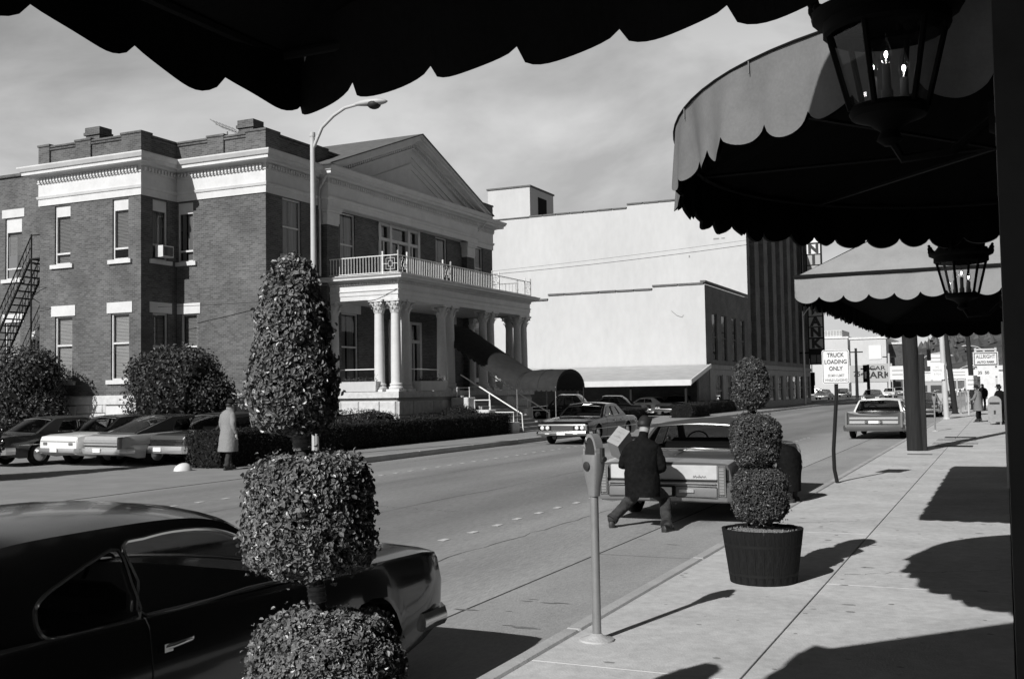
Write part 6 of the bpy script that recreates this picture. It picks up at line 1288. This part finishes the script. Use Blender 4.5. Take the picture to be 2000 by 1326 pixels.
m = MB(); m.box(-hw_-1.6, -hw_, .2, .35, zz(690), zz(687)); m.box(-hw_-1.6, -hw_, .2, .35, zz(560), zz(557)); P(m, 'bracket', 'black_iron', BS)
# attended car park sign
Y = 74.; c = at(1925, 701, Y=Y); AS = thing('car_park_sign', 'framed white attended-parking sign with prices below, on steel posts', 'sign', (c.x, Y, .1)); ppm = 2084.3/(Vector((c.x, Y, 0)).dot(Vector((fw.x, fw.y, 0))))
h1, w1 = 14/ppm, 22.5/ppm; z0 = c.z-.1
bd_ = board(AS, 'frame', 'trim', (0, 0, z0), w1, h1, .03, .12); b2 = board(AS, 'border', 'bank_brick', (0, -.122, z0), w1*.93, h1*.88, .02, .01); b3 = board(AS, 'face', 'sign_white', (0, -.134, z0), w1*.85, h1*.72, .02, .01)
lettering('ALLRIGHT', .34, 'bank_brick', b3, (0, -.15, z0+.14), '-y', .72, .006); lettering('AUTO PARK', .18, 'ink', b3, (0, -.15, z0-.2), '-y', 1.0, .008)
zq = at(1925, 728, Y=Y).z-.1; b4_ = board(AS, 'price_board', 'sign_white', (0, 0, zq), w1*1.0, .22, .02, .1); lettering('35  50', .26, 'ink', b4_, (-.15, -.11, zq), '-y', 1.0, .006)
for x in (-w1*.8, w1*.8): m = MB(); m.box(x-.06, x+.06, .02, .14, 0, z0+h1+.25); P(m, 'post', 'steel_pale', AS)
m = MB(); m.box(-w1*.9, w1*.9, .0, .1, z0+h1+.1, z0+h1+.2); P(m, 'rail', 'steel_pale', AS)
# far lamps, lights, poles, signs
for lab, px, pt_, arm in (('far street lamp by the traffic signal', 1801, 688, 1), ('second far street lamp by the traffic signal', 1819, 693, 1), ('far lamp beside the attended car park', 1868, 712, 1), ('far lamp behind the attended car park', 1884, 714, 1), ('tall far lamp above the attended car park', 1922, 672, -1)):
    Y = 190.; q = at(px, pt_, Y=Y); streetlamp(lab, q.x, Y, q.z-1.0, (2.2*arm, 0, .8), 'steel_pale', 0, 1.3)
def signal(label, px, py, Y):
    q = at(px, py, Y=Y); t = thing('traffic_signal', label, 'traffic light', (q.x, Y, q.z), group='hanging traffic signals'); m = MB(); m.bbox(-.25, .25, -.2, .2, -.75, .75, .05); m.cyl((0, 0, .75), (0, 0, 4), .03, n=5); b = P(m, 'housing', 'black_iron', t)
    for k in (-.45, 0, .45): m = MB(); m.lathe([(.16, 0), (.17, .14)], 10, (0, -.2, k), Matrix.Rotation(R(90), 3, 'X')); m.lathe([(.15, 0), (.001, .02)], 10, (0, -.2, k), Matrix.Rotation(R(90), 3, 'X')); P(m, 'lamp', 'dark', b)
signal('hanging traffic signal before the distant hill', 1814, 693, 150); signal('hanging traffic signal seen past the bank lamp post', 1587, 740, 125); signal('second traffic signal below the bank sign', 1586, 757, 125)
for lab, px, pt_, pb, Y in (('thin dark pole before the white store', 1674, 680, 765, 150), ('shorter dark pole before the car park advertisement', 1697, 712, 770, 140), ('pale pole beside the white roadside signboard', 1738, 690, 760, 170)):
    q0, q1 = at(px, pb, Y=Y), at(px, pt_, Y=Y); t = thing('pole', lab, 'pole', (q0.x, Y, 0)); m = MB(); m.cyl((0, 0, 0), (0, 0, q1.z), .22, .16, 8); P(m, 'shaft', 'wood_pole' if px < 1730 else 'steel_pale', t, 50); m = MB(); m.box(-.9, .9, -.06, .06, q1.z-.6, q1.z-.45); P(m, 'crossarm', 'wood_pole', t)
for lab, px, py, w_, h, Y in (('white roadside signboard beyond the car park wall', 1753, 728, .95, .9, 150), ('small white signboard far up the kerb', 1868, 730, 1.2, .5, 120), ('white notice on a pole behind the men', 1898, 747, .3, .4, 66), ('pale signboard under the far lamps', 1832, 703, 1.5, .9, 170)):
    q = at(px, py, Y=Y); t = thing('signboard', lab, 'sign', (q.x, Y, 0)); b = board(t, 'panel', 'sign_white', (0, 0, q.z), w_, h, .03, .08)
    for x in (-w_*.7, w_*.7): m = MB(); m.cyl((x, .05, 0), (x, .05, q.z), .05, n=6); P(m, 'post', 'steel_pale', t)
    m = MB()
    for k in range(2): m.box(-w_*.7, w_*.7, -.09, -.082, q.z+h*(.25-.6*k), q.z+h*(.42-.6*k))
    P(m, 'faded_lettering', 'ink_faded', b)

# delivery van beyond the dark sedan
p = at(1816, 803, z=.03); VN = thing('delivery_van', 'pale boxy delivery van parked beyond the wooden pole', 'van', (p.x, p.y+2.2, 0), group='cars parked along the near kerb')
m = MB(); m.bbox(-.98, .98, -2.2, 1.6, .45, 2.15, .12); vb = P(m, 'body', 'paint_silver', VN, 40); m = MB(); m.prism([(1.55, .45), (2.3, .45), (2.35, 1.0), (1.9, 1.15), (1.55, 1.9)], -.95, .95); P(m, 'cab', 'paint_silver', VN, 30)
for s_ in (-.47, .47): m = MB(); m.bbox(s_-.36, s_+.36, -2.225, -2.19, 1.3, 1.85, .01); P(m, 'rear_window', 'carglass', vb); m = MB(); m.box(s_-.005, s_+.005, -2.22, -2.2, .5, 1.25); P(m, 'door_seam', 'rubber', vb)
bx(VN, 'tail_light', 'tail_red', .82, .92, -2.24, -2.18, .75, .95, .01, True); bumper(VN, -2.2, .95, .42, .56, .06, -1); bx(VN, 'number_plate', 'plate', -.16, .16, -2.25, -2.21, .65, .78)
ty, rm = wheel_mesh(.36)
for wy in (-1.3, 1.5):
    for s_ in (1, -1): wl = link('wheel', ty, VN, (s_*.84, wy, .36), (0, 0, 0 if s_ > 0 else math.pi)); link('rim', rm, wl)
